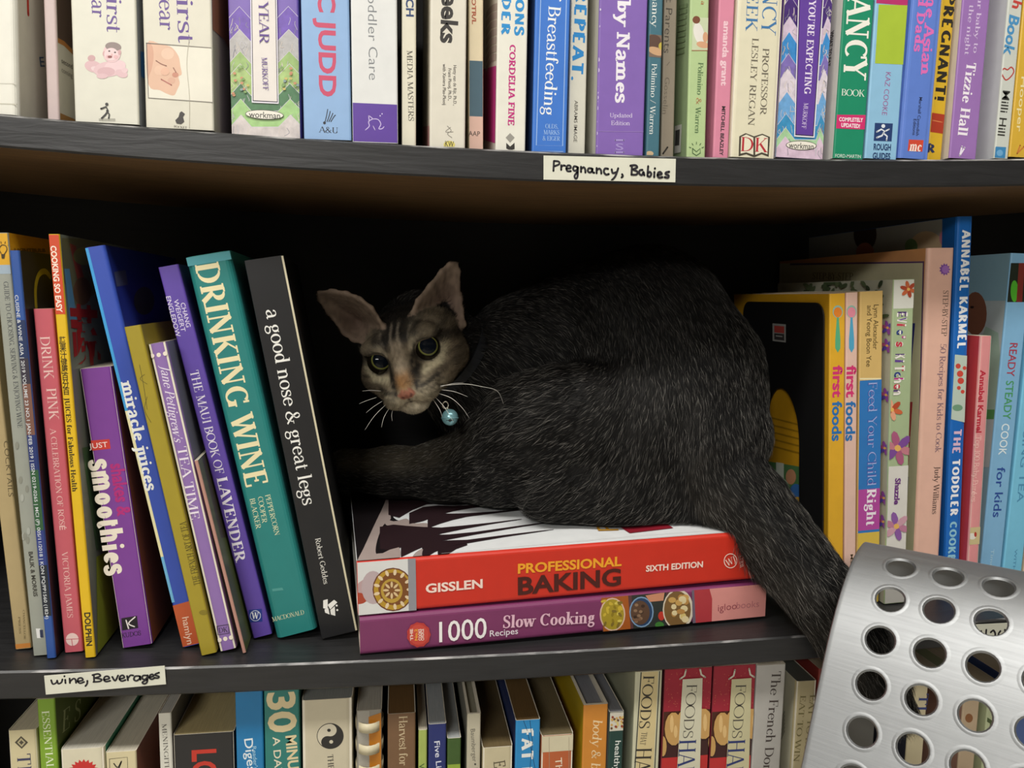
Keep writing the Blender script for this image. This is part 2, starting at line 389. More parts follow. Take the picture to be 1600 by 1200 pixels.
BOOKS = []
class Book(Printed):
    def __init__(s, name, label, TL, TR, BR, BL, color, shelf='U', y0=None, dep=.16, left=None, right=None, hard=False, H=None,
                 r=.0012, edge='#e4ddca', pages='#d8cfb6', group=None, yaw=0, contact='L', cat='book', rough=.42, P0=None, lie=False, spiral=False):
        s.name, s.label, s.group, s.cat, s.rough = name, label, group, cat, rough
        s.color, s.left, s.right, s.hard, s.r, s.edge, s.pages, s.spiral = color, left or color, right or color, hard, r, edge, pages, spiral
        N = np.array([math.sin(math.radians(yaw)), -math.cos(math.radians(yaw)), 0.0])
        if P0 is None:
            if y0 is None: P0 = on_shelf(*(BL if contact == 'L' else BR))
            else: P0 = np.array([0, y0, 0.0])
            if yaw and y0 is not None: P0 = onY(BL[0], BL[1], y0)
        q = [on_plane(a[0], a[1], P0, N) for a in (TL, TR, BR, BL)]
        U = (q[0]-q[3])+(q[1]-q[2]); U /= np.linalg.norm(U); ya = -N; xa = np.cross(ya, U); xa /= np.linalg.norm(xa)
        W = (np.dot(q[1]-q[0], xa)+np.dot(q[2]-q[3], xa))/2-.0003
        h = (np.dot(q[0]-q[3], U)+np.dot(q[1]-q[2], U))/2; o = q[3].copy()
        if shelf == 'L':
            U = np.array([-.012, 0, 1.0]); U /= np.linalg.norm(U); xa = np.cross(ya, U); xa /= np.linalg.norm(xa)
            W = np.dot(q[1]-q[0], xa)-.0003
            o = q[0].copy(); h = (min(o[2], o[2]+xa[2]*W)-Z3)/U[2]; o = o-U*h
        elif not lie:
            if H: h = H
            fn = zU if shelf == 'U' else zL
            dz = max(fn(a[0])-a[2] for a in (o, o+xa*W)); o[2] += dz
            if shelf == 'M': h -= dz/U[2]
        o[2] += 2.2e-3 if lie else 1.0e-3 if shelf == 'M' else 5e-4
        s.shelf = 'F' if lie else shelf
        s.setup(xa, ya, U, o+xa*W/2, W, h, dep)
        if not lie:
            pen = max([s.pen(q) for q in BOOKS if q.shelf == shelf]+[-1])
            if pen > -6e-4:
                pen += 6e-4
                if pen > .002: print('TRIM %.1fmm of %.1f' % (pen*1e3, W*1e3), label)
                s.setup(xa, ya, U, s.org+xa*pen/2, W-pen, h, dep)
        BOOKS.append(s)
    def pen(s, q):
        Ra, Rb = np.column_stack([q.X, q.Y, q.U]), np.column_stack([s.X, s.Y, s.U]); best = -1
        for z in np.linspace(0, 1, 12):
            for y in np.linspace(0, 1, 4):
                a = Ra.T @ (s.org+Rb @ np.array([-s.w/2, y*s.dep, z*s.h])-q.org)
                if -.003 < a[1] < q.dep+.003 and -.003 < a[2] < q.h+.003: best = max(best, q.w/2-a[0])
                a = Rb.T @ (q.org+Ra @ np.array([q.w/2, y*q.dep, z*q.h])-s.org)
                if -.003 < a[1] < s.dep+.003 and -.003 < a[2] < s.h+.003: best = max(best, a[0]+s.w/2)
        return best
    def build(s):
        root = empty(s.name, s.mtx); tag(root, s.label, s.cat, s.group); s.root = root
        w, h, d, r = s.w, s.h, s.dep, min(s.r, s.w*.3); t = min(.0024 if s.hard else .0005, w*.2)
        out = [(-w/2, d)]+[(-w/2+r-r*math.cos(a), r-r*math.sin(a)) for a in np.linspace(0, math.pi/2, 5)]
        out += [(w/2-r+r*math.sin(a), r-r*math.cos(a)) for a in np.linspace(0, math.pi/2, 5)]+[(w/2, d)]
        inn = [(-w/2+t, d)]+[(-w/2+t, max(t, r))]*3+[(-w/2+t, t)]*2+[(w/2-t, t)]*2+[(w/2-t, max(t, r))]*3+[(w/2-t, d)]
        mb = MB(); n = len(out); V = [(x, y, z) for z in (0, h) for x, y in out]+[(x, y, z) for z in (0, h) for x, y in inn]
        for i in range(n-1):
            m = mat(s.left, s.rough) if i == 0 else mat(s.right, s.rough) if i == n-2 else mat(s.color, s.rough)
            mb.add([V[i], V[i+1], V[n+i+1], V[n+i]], [(0, 1, 2, 3)], m)
            e = mat(s.edge, .6)
            mb.add([V[2*n+i], V[2*n+i+1], V[3*n+i+1], V[3*n+i]], [(3, 2, 1, 0)], e)
            mb.add([V[n+i], V[n+i+1], V[3*n+i+1], V[3*n+i]], [(0, 1, 2, 3)], e)
            mb.add([V[i], V[i+1], V[2*n+i+1], V[2*n+i]], [(3, 2, 1, 0)], e)
        e = mat(s.edge, .6)
        mb.add([V[0], V[n], V[3*n], V[2*n]], [(0, 1, 2, 3)], e); mb.add([V[n-1], V[2*n-1], V[4*n-1], V[3*n-1]], [(3, 2, 1, 0)], e)
        s.prints(mb); mb.build('cover', root)
        ov = .003 if s.hard else .0003; pb = MB()
        g = 2e-4
        pb.box((-w/2+t+g, t+g, ov), (w/2-t-g, d-(.003 if s.hard else .0002), h-ov), mat(s.pages, .8, 'paper'))
        pb.build('pages', root)
        return root
class Card(Printed):
    """a thin paper label stuck on the edge of a board"""
    def __init__(s, TL, TR, BR, BL, Y, th):
        q = [onY(a[0], a[1], Y) for a in (TL, TR, BR, BL)]
        xa = (q[1]-q[0])+(q[2]-q[3]); xa[1] = 0; xa /= np.linalg.norm(xa); ya = np.array([0, 1.0, 0]); U = np.cross(xa, ya)
        W = (np.dot(q[1]-q[0], xa)+np.dot(q[2]-q[3], xa))/2; h = (np.dot(q[0]-q[3], U)+np.dot(q[1]-q[2], U))/2
        s.setup(xa, ya, U, (q[2]+q[3])/2, W, h, th); s.rough = .6
    def build(s, name, label, cat, color):
        mb = MB(); mb.box((-s.w/2, 0, 0), (s.w/2, s.dep, s.h), mat(color, .6)); s.prints(mb)
        o = mb.build(name); o.matrix_world = s.mtx; return tag(o, label, cat)

# ================================================================ books on the upper board
GU, GM, GMR, GL = 'books on the upper shelf', 'leaning books left of the cat', 'upright books right of the cat', 'books on the bottom shelf'
PB, HB = 'paperback_book', 'hardcover_book'
def up(label, TL, TR, BR, BL, color, name=PB, **k):
    k.setdefault('H', .205); k.setdefault('y0', .004); k.setdefault('group', GU); k.setdefault('dep', .15)
    return Book(name, label, TL, TR, BR, BL, color, 'U', **k)
PURP = '#5b3a8c'
b = up('cream boxed book at the far left end of the upper shelf', (-48,0), (25,0), (29,167), (-44,163), '#e6e4d8', HB, right='#cfccbb', hard=True, r=.003, dep=.19)
b.stroke([(-40,130), (27,131)], 1.6, '#c9c6b8').stroke([(-40,161), (27,163)], 2, '#c2bfae')
b.stroke([(43,-10), (44,22)], 3, '#c0392b', 'R').t('E', (62,96), (69,96), 16, '#3b5a78', 'sans', 'R')
b = up('thin pale pink paperback with brown photo cover beside the cream boxed book', (67,0), (87.5,0), (93,187), (74,185), '#cdb9b6', right='#cfcabb', y0=0.018)
b.poly([(86,-5), (114,-5), (113,80), (88,60)], '#4a352a', 'R').stroke([(87,61), (100,68), (114,82)], 3, '#b0712c', 'R')
b.poly([(93,176), (120,188), (120,200), (93,200)], '#a8773c', 'R').t('second', (96,94), (113,104), 7, '#57504a', 'sans', 'R').t('coming', (96,108), (113,118), 7, '#8b857c', 'sans', 'R')
b = up('white spine with small crawling baby photo and violet lettering', (111,0), (213,0), (219,197), (117,189), '#dcdacb', right='#8d9299')
b.t('baby first', (177,-112), (179,51), 24, PURP, 'serif').t('year', (153,-32), (155,27), 22, PURP, 'serif')
for q in [(146,104,14,9,'#d9b4b8',15), (143,91,6,5,'#c9a0a2',0), (150,108,8,4,'#e6cdcf',15), (170,108,24,12,'#dfbdc1',-6), (180,104,17,10,'#e6c8cb',-10), (166,112,14,7,'#d4adb2',0), (190,115,10,6,'#dbb8bc',20), (195,110,5,4,'#e2c3c6',0), (160,119,9,4,'#dbb8bc',0), (175,83,14,15,'#e3c2c4',0), (177,73,12.5,7,'#8f7f7b',6), (187,82,2.5,4,'#cfa4a6',0), (163,84,2.5,4,'#cfa4a6',0)]: b.blob(q[0],q[1],q[2],q[3],q[4],q[5])
b.blob(174,85,11,10,'#eacfd0').blob(169,89,3.5,3,'#e0b4b6').blob(181,89,3.5,3,'#e0b4b6').blob(175,86,1.6,2.2,'#dcb0b0').blob(171,80,1.6,1.2,'#4a3838').blob(180,82,1.6,1.2,'#4a3838').blob(172,89,3.5,2,'#8b4a48')
b.blob(167,163,2.5,2.5,'#2c2a28').stroke([(158,170), (166,167), (169,173), (165,179), (159,185)], 2.6, '#2c2a28').stroke([(167,173), (171,179), (170,185)], 2.2, '#2c2a28')
for yy in (186, 188): b.stroke([(155,yy), (180,yy)], .8, '#8a877c')
b.poly([(219,80), (227,82), (228,124), (220,120)], '#2f6fae', 'R')
b = up('white spine with framed sleeping newborn photo and violet lettering', (222,0), (331,0), (335,206), (228,198), '#dad6c5', right='#b9b49c', hard=True)
b.t('a first', (286,-60), (292,68), 26, PURP, 'serif').t('my year', (257,-75), (262,47), 24, PURP, 'serif')
b.poly([(229,67.5), (331,75), (332.5,160), (232,153)], '#e6e2d2')
b.spoly([(229.5,68), (252,69.5), (268,74), (279,88), (282,104), (284,116), (279,120), (281,130), (277,140), (272,149), (262,147), (250,141), (232,132)], '#dfb79c')
b.spoly([(229.5,70), (238,72), (240,90), (237,108), (233,118), (230,122)], '#d3a288').blob(262,84,10,9,'#e7c4aa').blob(250,110,9,8,'#e4bda2').blob(268,126,6,5,'#d9ab92').blob(274,117,5,4,'#c88a73').stroke([(244,95), (252,100), (260,103)], 1.6, '#94604e', smooth=True).stroke([(252,124), (261,129), (268,133)], 1.8, '#b56a5e', smooth=True).stroke([(271,106), (275,113)], 1.4, '#9c6452').blob(258,112,7,6,'#e3b59a')
b.stroke([(229,67.5), (331,75), (332.5,160), (232,153)], 1.3, '#6d675d', closed=True).stroke([(296,60), (292,100), (296,150), (296,200)], .8, '#b7b19f', smooth=True)
b.poly([(281,176), (284,174), (289,178), (286,183), (288,190), (283,194), (276,193), (274,188), (279,183)], '#37312d').t('POCKET', (272,197.5), (292,199.5), 3.5, '#5b544c', 'serif')
b.poly([(330,-5), (362,-5), (362,85), (350,62), (332,46)], '#a06a4a', 'R')
def quilt(b, L, R_, panel, pcol, bands, y_end):
    """zigzag patchwork cover: bands of (top y, colour)"""
    pl, pr_ = panel[3][0], panel[2][0]
    for y, colr in bands:
        x0, x1 = L(y), R_(y); a_ = pl+(panel[0][0]-pl)*(1-y/y_end); c_ = pr_+(panel[1][0]-pr_)*(1-y/y_end)
        top = [(x0-2, y+9), ((x0+a_)/2, y-12), (a_, y+7), (c_, y+7), ((c_+x1)/2, y-12), (x1+2, y+9)]
        b.poly(top+[(R_(y_end)+2, y_end+14), (L(y_end)-2, y_end+14)], colr, 'S', 'quilt'); b.stroke(top, .9, '#d6cfd8')
        for _ in range(16):
            side = random.random() < .5; x = random.uniform(x0+3, a_-3) if side else random.uniform(c_+3, x1-3); yy = y+random.uniform(4, 30)
            if yy < y_end-10: b.stroke([(x, yy), (x+random.uniform(-4, 4), yy+random.uniform(3, 9)), (x+random.uniform(-4, 4), yy+random.uniform(8, 14))], .7, random.choice(['#c9c6cc', '#8c8a96', '#dcd0c4']), smooth=True)
    b.poly(panel, '#f0ecf4'); 
    ins = [(panel[0][0]+1.4, panel[0][1]), (panel[1][0]-1.4, panel[1][1]), (panel[2][0]-1.5, panel[2][1]-2), (panel[3][0]+1.5, panel[3][1]-2)]
    b.poly(ins, '#332a3c'); ins2 = [(ins[0][0]+1.2, ins[0][1]), (ins[1][0]-1.2, ins[1][1]), (ins[2][0]-1.2, ins[2][1]-1.5), (ins[3][0]+1.2, ins[3][1]-1.5)]
    b.poly(ins2, pcol)
def oval(b, cx, cy, w_, h_, tilt):
    b.blob(cx, cy, w_/2+1, h_/2+1, '#4b4a44', tilt, n=28).blob(cx, cy, w_/2, h_/2, '#efeadd', tilt, n=28)
    b.t('workman', (cx-w_*.42, cy-1), (cx+w_*.42, cy+1.5), h_*.78, '#3b3a36', 'sans')
b = up('thick patchwork spine in violet and green with a cream title panel', (357,0), (467,0), (472,215), (362,207), '#7b62b3', H=.21, y0=0.014)
quilt(b, lambda y: 356+y*.025, lambda y: 468+y*.025, [(391,-60), (432,-60), (436,163), (394,161)], '#e4ddd6',
      [(22,'#7354b4'), (58,'#b9b6b4'), (92,'#9dbb72'), (112,'#a9c47a'), (143,'#4f7d55'), (167,'#a6cf86'), (192,'#d9cfcb')], 214)
for _ in range(26): b.blob(random.choice([random.uniform(362,388), random.uniform(440,466)]), random.uniform(105,150), 2.5, 2, random.choice(['#c7b56a','#7fa05f','#c98f6a','#8aa0a0']))
b.t('FIRST YEAR', (410,-70), (414,70), 15, PURP, 'serif').t('MURKOFF', (413.5,91), (416,142), 8.5, PURP, 'serif'); oval(b, 414, 180, 58, 13, 3)
b = up('light blue paperback with big raspberry capitals', (469,0), (546,0), (549,220), (475,216), '#8fb2dc', H=.2)
b.t('ALEC JUDD', (510,-98), (513,151), 27, '#c9486a', 'sansb').t('A&U', (498,202), (528,204), 9, '#24262c', 'serif')
for k in range(4): b.stroke([(508+k*3,190), (510+k*4,182), (512+k*4,171+k*3)], 1.3, '#22262e', smooth=True)
b.blob(507,192,2.2,2.2,'#22262e')
b = up('white paperback with thin grey lettering and a violet foot band', (547,0), (621,0), (622,224), (551,221), '#dfe0de', H=.2)
b.t('Pregnant Toddler Care', (580,-130), (584,125), 15, '#7d8184', 'sansl').band((585,162), (587,232), '#5d3c9c')
b.stroke([(571,203), (577,197), (576,190), (583,186), (591,187), (595,194), (592,201), (597,201), (600,198)], 1.4, '#c9b8e6', smooth=True).stroke([(577,181), (583,186)], 1.4, '#c9b8e6').stroke([(576,181), (577,190)], 1.4, '#c9b8e6').stroke([(583,197), (586,203)], 1.3, '#c9b8e6').blob(594,181,1.5,1.5,'#d8cdf0',n=8,jag=.5).blob(597,178,1,1,'#d8cdf0')
b = up('narrow cream spine with grey serif capitals between white and worn grey books', (628,0), (651,0), (651,226), (628,225), '#dfdac6', H=.19, y0=0.008)
b.t('MATCH', (640,-44), (641,26), 12, '#27406f', 'sansb').t('MEDIA MASTERS', (640,79), (642.5,189), 8.5, '#55524b', 'serif')
b = up('worn white paperback with black lowercase title and tiny author lines', (674,0), (730,0), (729,231), (671,229), '#dcd7c8', H=.2, left='#e6e0d3')
b.t('weeks', (706,-45), (702,68), 27, '#33302d', 'sansb')
for tx, x, y0, y1 in (('Hetty van de Rijt, Ph.D.,', 711, 102, 165), ('Frans Plooij, Ph.D.,', 703, 107, 157), ('with Xaviera Plas-Plooij', 694.5, 100, 164)): b.t(tx, (x,y0), (x,y1), 5.2, '#4a4642', 'sans')
b.blob(702,226,9,6,'#ddcf72').t('KW', (695.5,224), (709,225), 9, '#2f2d2a', 'sans').stroke([(699,197), (705,204), (699,209), (706,215)], .9, '#8d897f', smooth=True).stroke([(704,199), (696,206), (708,206)], .8, '#8d897f', smooth=True)
b.poly([(650,200), (674,196), (674,245), (650,245)], '#d8a3a3', 'L')
b = up('cream and pink paperback with a wide slate blue band', (730.5,0), (756,0), (757,232), (730,231), '#ddcfae', H=.19, y0=0.012)
b.band((743,95), (744,182), '#47626f').band((744,182), (744,240), '#d8b4a4').t('MED, OTR/L', (740,-40), (741,38), 6.5, '#a8553a', 'sansb').t('AAP', (732,208), (750,209), 8, '#4c3f3a', 'sans')
b = up('white paperback with blue and magenta slab lettering and pink side', (777,0), (826,0), (821,235), (774,233), '#e6e4d8', H=.2, left='#e0dacd')
b.t('DELUSIONS', (815,-105), (811,56), 14, '#2b8fd0', 'sansx').t('GENDER', (793,-70), (790,55), 13, '#2b8fd0', 'sansx').t('CORDELIA FINE', (801,70), (798.5,196), 9.5, '#c2277e', 'slab')
b.poly([(791,223), (797,229), (804,223), (804,233), (797,235), (791,232)], '#35322f').poly([(797,208), (804,215), (797,223), (790,215)], '#9a978f')
b.poly([(755,108), (763,106), (778,102), (778,225), (755,218)], '#c93a8a', 'L')
for k in range(7): b.stroke([(778,10+k*13), (768,14+k*13), (760,24+k*14)], 1.2, '#b9a8a0', 'L', True)
b = up('bright blue paperback with white serif title inside a thin frame', (835,0), (892,0), (884,238), (831,237), '#3f78cf', H=.2, left='#2d4a80', dep=.17)
b.stroke([(846,-40), (838,227), (879,228), (886,-40)], 1.1, '#a8c6ef').t('Art of Breastfeeding', (871,-75), (858.5,180), 19, '#eef2f4', 'serif')
for tx, x0, x1, y in (('OLDS,', 852, 872, 197), ('MARKS', 849.5, 874, 206.5), ('& EIGER', 848, 875, 216)): b.t(tx, (x0,y), (x1,y+.6), 7, '#a8c8f0', 'serif')
b.stroke([(835,236), (880,237)], 1, '#a8c6ef')
b = up('pale grey spine with bold bright blue capitals', (893,0), (920,0), (918,240), (885,239), '#d2d0c2', H=.2, y0=0.009)
b.t('RINSE REPEAT.', (915,-135), (901,126), 17, '#2583c4', 'sansx').t('ABRAMS IMAGE', (900.5,157), (899,222), 5.5, '#5d5a54', 'sans')
for k in range(9): b.stroke([(893.5-k*.3,5+k*13), (893-k*.3,14+k*13)], .9, '#9b988e')
b = up('lilac paperback with chunky white slab title and scuffed white edge', (938,0), (1013,0), (1007,242), (931,241), '#8465b3', H=.2, left='#d4d2c6')
b.t('Baby Names', (976,-42), (971.5,161), 20, '#eeeaf2', 'slab').t('Updated', (953,180), (988,180.5), 6.5, '#ddd2ee', 'slabl').t('Edition', (955,192), (984,192.5), 6.5, '#ddd2ee', 'slabl')
b.t('S', (962,229), (974,229), 11, '#a893d0', 'sans').stroke([(961,219), (975,219)], 2.4, '#a893d0').stroke([(961,238), (975,238)], 2.4, '#a893d0').stroke([(932,205), (1006,206)], .6, '#a58cc8')
for k in range(16): yy = random.uniform(5, 235); b.blob(937-yy*.028+random.uniform(0,1.5), yy, 1.3, random.uniform(1,4), '#ded6e8', n=8)
b = up('narrow slate teal spine with a small photo of a sleeping head', (1014.5,0), (1037,0), (1032,243), (1007.5,243), '#44707f', H=.19)
b.t('Pregnancy', (1026,-45), (1023,43), 10, '#e2e6e2', 'serif').poly([(1010,53), (1042,56), (1042,91), (1008,88)], '#7d6a5c').blob(1021,65,12,11,'#5d463c').blob(1025,80,13,6,'#c9a27c',20).blob(1034,72,5,6,'#c2b04a').t('Polimino / Warren', (1022.5,100), (1018.5,210), 8, '#dfe6e4', 'serif').blob(1015,240,6,4,'#c9b08c')
b = up('narrow taupe spine with dark sans serif lettering', (1037.5,0), (1059,0), (1053,244), (1032.5,243), '#8d8373', H=.19, y0=0.011)
b.t('Great Parents', (1049,-52), (1042.5,83), 11, '#4a443c', 'sansl').stroke([(1046,97), (1042,102)], 1, '#6d6558').t('Gosselin', (1043,121), (1039,178), 8, '#6f675a', 'sansl').stroke([(1036,240), (1043,230)], 2.4, '#2f2b26')
b = up('pale green spine with a small photo of a pregnant woman in white', (1079,0), (1109,0), (1103,245), (1073,244), '#b4cb94', H=.19, left='#98ad82', y0=0.006)
b.poly([(1082,27), (1108,28), (1107,79), (1081,79)], '#c9d3b0').blob(1092,52,8,17,'#e6e2da',-12).blob(1088,31,6,6,'#7a4a34').blob(1098,70,10,5,'#d6a37f',12).blob(1102,58,4,8,'#d6a37f').stroke([(1081,79), (1107,79)], 1, '#a5633a').t('&', (1092,153), (1091.5,163), 8, '#b9835a', 'serif').t('a', (1099,2), (1098,8), 6, '#b26a3c', 'serif')
b.t('Polimino', (1095,98), (1093,148), 8, '#5b7a52', 'serif').t('Warren', (1091,167), (1089.5,208), 8, '#5b7a52', 'serif').stroke([(1082,232), (1088,237), (1094,232), (1094,239), (1088,243), (1082,239), (1082,232)], 1.2, '#4b6a44')
for k in range(5): a = math.radians(200+k*35); b.stroke([(1088+9*math.cos(a),234+9*math.sin(a)), (1088+12*math.cos(a),234+12*math.sin(a))], 1, '#4b6a44')
for k in range(9): b.stroke([(1074-k*.6,8+k*9), (1062-k*.6,11+k*9)], 2, '#8ba176', 'L')
b.poly([(1066,194), (1055,197), (1054,240), (1064,238)], '#d8d8d0', 'L').poly([(1063,202), (1056,204), (1055,228), (1062,227)], '#4a4a48', 'L')
b = up('rose pink paperback with pale lowercase author name', (1124,0), (1149,0), (1139,246), (1114,245), '#d98aa2', H=.19, left='#c87a94')
b.t('amanda grant', (1136,33), (1131.5,134), 9.5, '#f2cdd6', 'sansb').t('MITCHELL BEAZLEY', (1131,166), (1127,243), 5.6, '#3c3438', 'sansb')
b = up('thick cream spine with blue initials and a red open-book emblem', (1150,0), (1224,0), (1209,247), (1140,246), '#e0dabf', HB, H=.22, r=.003)
b.t('PREGNANCY', (1210,-150), (1200.5,55), 23, '#3f78ad', 'serif').t('BY WEEK', (1180,-90), (1174,49), 18, '#3f78ad', 'serif').t('LESLEY REGAN', (1180.5,60), (1173.5,196), 10, '#6d675a', 'serif').t('PROFESSOR', (1197,76), (1192.5,180), 10, '#6d675a', 'serif')
b.poly([(1154,244), (1155,213), (1165,208), (1178,213), (1191,209), (1203,214), (1201,245), (1190,241), (1178,246), (1166,241)], '#4a453a').poly([(1157,240), (1158,214), (1166,210), (1177,215), (1177,242), (1166,238)], '#e8e2ca').poly([(1180,215), (1191,211), (1200,215), (1199,241), (1190,238), (1180,242)], '#e8e2ca')
b.t('D', (1158,225), (1177,226), 22, '#b8303c', 'serif').t('K', (1180,226), (1200,227), 22, '#b8303c', 'serif')
b = up('thick blue and violet patchwork spine with a purple title panel', (1224,0), (1302,0), (1283,248), (1209.5,247), '#5b3a8c', H=.21, r=.003, y0=0.009)
quilt(b, lambda y: 1224-y*.058, lambda y: 1302-y*.075, [(1247,-60), (1289,-60), (1270.5,216), (1239,214)], '#63409c',
      [(5,'#4a2f78'), (38,'#d6c3d8'), (62,'#3f8ed0'), (96,'#7f6fb5'), (120,'#dcd2dc'), (156,'#6fa6d8'), (190,'#3f93c4'), (212,'#a8cfa0'), (226,'#dcc3d6')], 247)
b.t("WHEN YOU'RE EXPECTING", (1270.5,-50), (1259.5,148), 10.5, '#e9def2', 'serifb').t('MURKOFF', (1257.5,162), (1254,202), 7, '#d8c9ea', 'serif'); oval(b, 1250, 228, 46, 13, 2)
b = up('white-sided green paperback with huge white serif letters and a pink band', (1320,0), (1367,0), (1350,249), (1302,249), '#1c8a66', H=.205, left='#e2e0d6')
b.t('PREGNANCY', (1352,-165), (1335,125), 36, '#f0efe4', 'serifb').t('BOOK', (1315,144), (1351,146), 10.5, '#e2ecdf', 'serif')
b.poly([(1296,179), (1366,180), (1366,203), (1290,200)], '#d0316f').t('COMPLETELY', (1311,186), (1348.5,187.5), 6.4, '#f4e6ea', 'sansb').t('UPDATED!', (1314.5,195), (1343.5,197), 6.4, '#f4e6ea', 'sansb').t('FORD-MARTIN', (1305,243), (1345,244.5), 5.6, '#d6e8dc', 'sans')
b.t('WHAT TO EAT', (1301,48), (1295,104), 5, '#55524c', 'sansb', 'L')
b = up('pale blue paperback with a lime square at the top of its spine', (1368,0), (1420,0), (1401,249.5), (1351,249.5), '#8fbfde', H=.19)
b.band((1394,-60), (1394,7), '#b8326c').poly([(1373,7), (1419.5,8.5), (1411,101), (1367,99)], '#a9c23c').t('KAZ COOKE', (1388.5,113), (1382,180), 8.5, '#a2508e', 'sansl')
b.poly([(1367,192), (1395,193), (1393,221), (1365,220)], '#273f70').blob(1380,197,3,3,'#dfe6ee').stroke([(1370,206), (1377,202), (1382,205), (1378,212), (1370,215)], 2.4, '#dfe6ee').stroke([(1380,208), (1386,213), (1385,219)], 2.2, '#dfe6ee').stroke([(1383,205), (1389,202)], 2, '#dfe6ee')
b.t('ROUGH', (1365,229), (1392,230), 10, '#28406c', 'sansb').t('GUIDES', (1363.5,243), (1391,244), 10, '#28406c', 'sansb')
b = up('cornflower blue paperback with hot pink slab lettering and a red badge', (1420.5,0), (1473,0), (1448,250), (1402,250), '#5f80cf', H=.2, r=.004, edge='#5f80cf')
b.t('Awesome Asian', (1464,-110), (1446,117), 15, '#df6fb8', 'slab').t('Mums and Dads', (1452,-120), (1434,81), 12.5, '#df6fb8', 'slab').t('Marshall Cavendish', (1439,152), (1433.5,212), 5, '#2a3050', 'sans').t('Editions', (1430,186), (1428,211), 5, '#2a3050', 'sans')
b.poly([(1420,218), (1443,219), (1441,237), (1418,236)], '#cf4a36').t('mc', (1421,228), (1440,229), 16, '#f6e6dc', 'serifb', it=.15)
b = up('narrow yellow spine with bold black capitals', (1473.5,0), (1494,0), (1473.5,250), (1449,250), '#d3ab2c', H=.2, y0=0.008)
b.t("YOU'RE PREGNANT!", (1498,-130), (1467.5,157), 15, '#2a2620', 'sansx').poly([(1456,176), (1476,179), (1473,209), (1453,206)], '#a83a24').stroke([(1457,188), (1472,191)], 1.4, '#cf7a4a').t('R', (1448.5,231), (1461,232), 13, '#2b3558', 'sansx')
b = up('mauve paperback with cream left side and bold white serif name', (1505,0), (1548,0), (1526,250), (1483,250), '#9a72b3', H=.2, left='#ddd3c4', hard=False, y0=0.004)
b.t('teaching your baby to', (1541,-105), (1524,83), 7, '#d9c6e6', 'serif').t('sleep through the night', (1531,-120), (1510.5,86), 7, '#d9c6e6', 'serif').t('Tizzie Hall', (1518,98), (1503.5,212), 14.5, '#f2ecf4', 'serifb').stroke([(1499.5,243), (1503,229)], 2.4, '#ece4f2').stroke([(1499.5,243), (1507,231)], 2.4, '#ece4f2')
b = up('pale grey spine with hand-drawn blue and black words and a red heart outline', (1574,0), (1599,0), (1574,250.5), (1553,250), '#c9cdc4', H=.19, left='#d3d6d6')
b.t('h', (1591,2), (1588,14), 14, '#c0433c', 'sansb').t('Book', (1586,24), (1576,86), 16, '#4a8fc0', 'sansb', it=.1).stroke([(1564,112), (1569,107), (1574,109), (1580,105), (1584,111), (1580,119), (1572,125), (1567,119), (1564,112)], 1.8, '#b8423c', smooth=True).t('Milli Hill', (1573,142), (1564.5,212), 12, '#34332f', 'sans').poly([(1555,229), (1572,230), (1570,249), (1553,249)], '#3f86b8').blob(1562,239,5,5,'#6fa8d2')
b = up('yellow spine at the right end of the upper shelf', (1600,0), (1650,0), (1626,251), (1575,250.5), '#d3ab3c', H=.2)
b.t('Hooper', (1600,120), (1592,206), 8, '#e9dca8', 'sans').stroke([(1589,240), (1594,227)], 2, '#c77a3c').stroke([(1589,240), (1600,229)], 2, '#c77a3c')

# ================================================================ leaning books left of the cat
def md(label, TL, TR, BR, BL, color, name=PB, **k):
    k.setdefault('group', GM); k.setdefault('dep', .19)
    return Book(name, label, TL, TR, BR, BL, color, 'M', **k)
b = md('thin tan paperback with an orange foot band, leftmost on the cat shelf', (-46,420), (-20,420), (52,1014), (24,1017), '#b19d72', dep=.15, yaw=1.5)
b.t('COCKTAILS', (9.7,689), (17.5,776), 8, '#55492f', 'sansl').band((40,1005), (40,1025), '#c8823a').t('CHANCELLOR', (37,953), (39,999), 3, '#6d5f3c', 'serif').t('PRESS', (30,964), (31.5,990), 3, '#6d5f3c', 'serif')
b = md('stone grey wine guide spine with a yellow top and light bulb symbol', (-18,366), (13,366), (72,1025), (52,1027), '#9a9d92', right='#c58f1c', yaw=1.5)
b.band((0,340), (0,414), '#d9a523').band((0,414), (2,428), '#9fb0bd').t('GUIDE TO CHOOSING, SERVING & ENJOYING WINE', (9,440), (31.5,668), 7.5, '#55585a', 'serif').t('BALIK & MORRIS', (48,862), (56,932), 6.5, '#3e3c36', 'sansb').poly([(56,982), (63,982), (64,997), (58,997)], '#e6e6e2').poly([(62,984), (67,984), (68,996), (63,996)], '#2c3552')
for k in range(14): b.blob(random.uniform(25,55), random.uniform(690,960), 3, 6, random.choice(['#7f857c','#a9aca2','#8b8c80']), n=9)
b.stroke([(2,396), (-1,389), (3,383), (9,384), (11,390), (7,397)], 1.3, '#4b3a12', smooth=True).poly([(2,397), (8,397), (7,404), (3,404)], '#3c3016')
for k in range(6): a = math.radians(190+k*32); b.stroke([(5+10*math.cos(a),390+10*math.sin(a)), (5+13*math.cos(a),390+13*math.sin(a))], 1, '#4b3a12')
b.t('LIGHTBULB', (22,391), (70,391), 6, '#6b4c10', 'sansb', 'R')
b = md('thin blue magazine with a dark cover and tiny white spine text', (14.5,394), (31,394), (88,1030), (73,1031), '#2f549c', 'magazine', right='#17181f', dep=.21, yaw=1.5)
for y0, y1, q in ((500,560,'#24345c'), (560,600,'#3a3440'), (600,680,'#7b5548'), (680,735,'#27356f'), (735,830,'#2f5a38'), (830,885,'#2d3c80'), (885,965,'#1f2530')): b.band((40,y0), (40,y1), q)
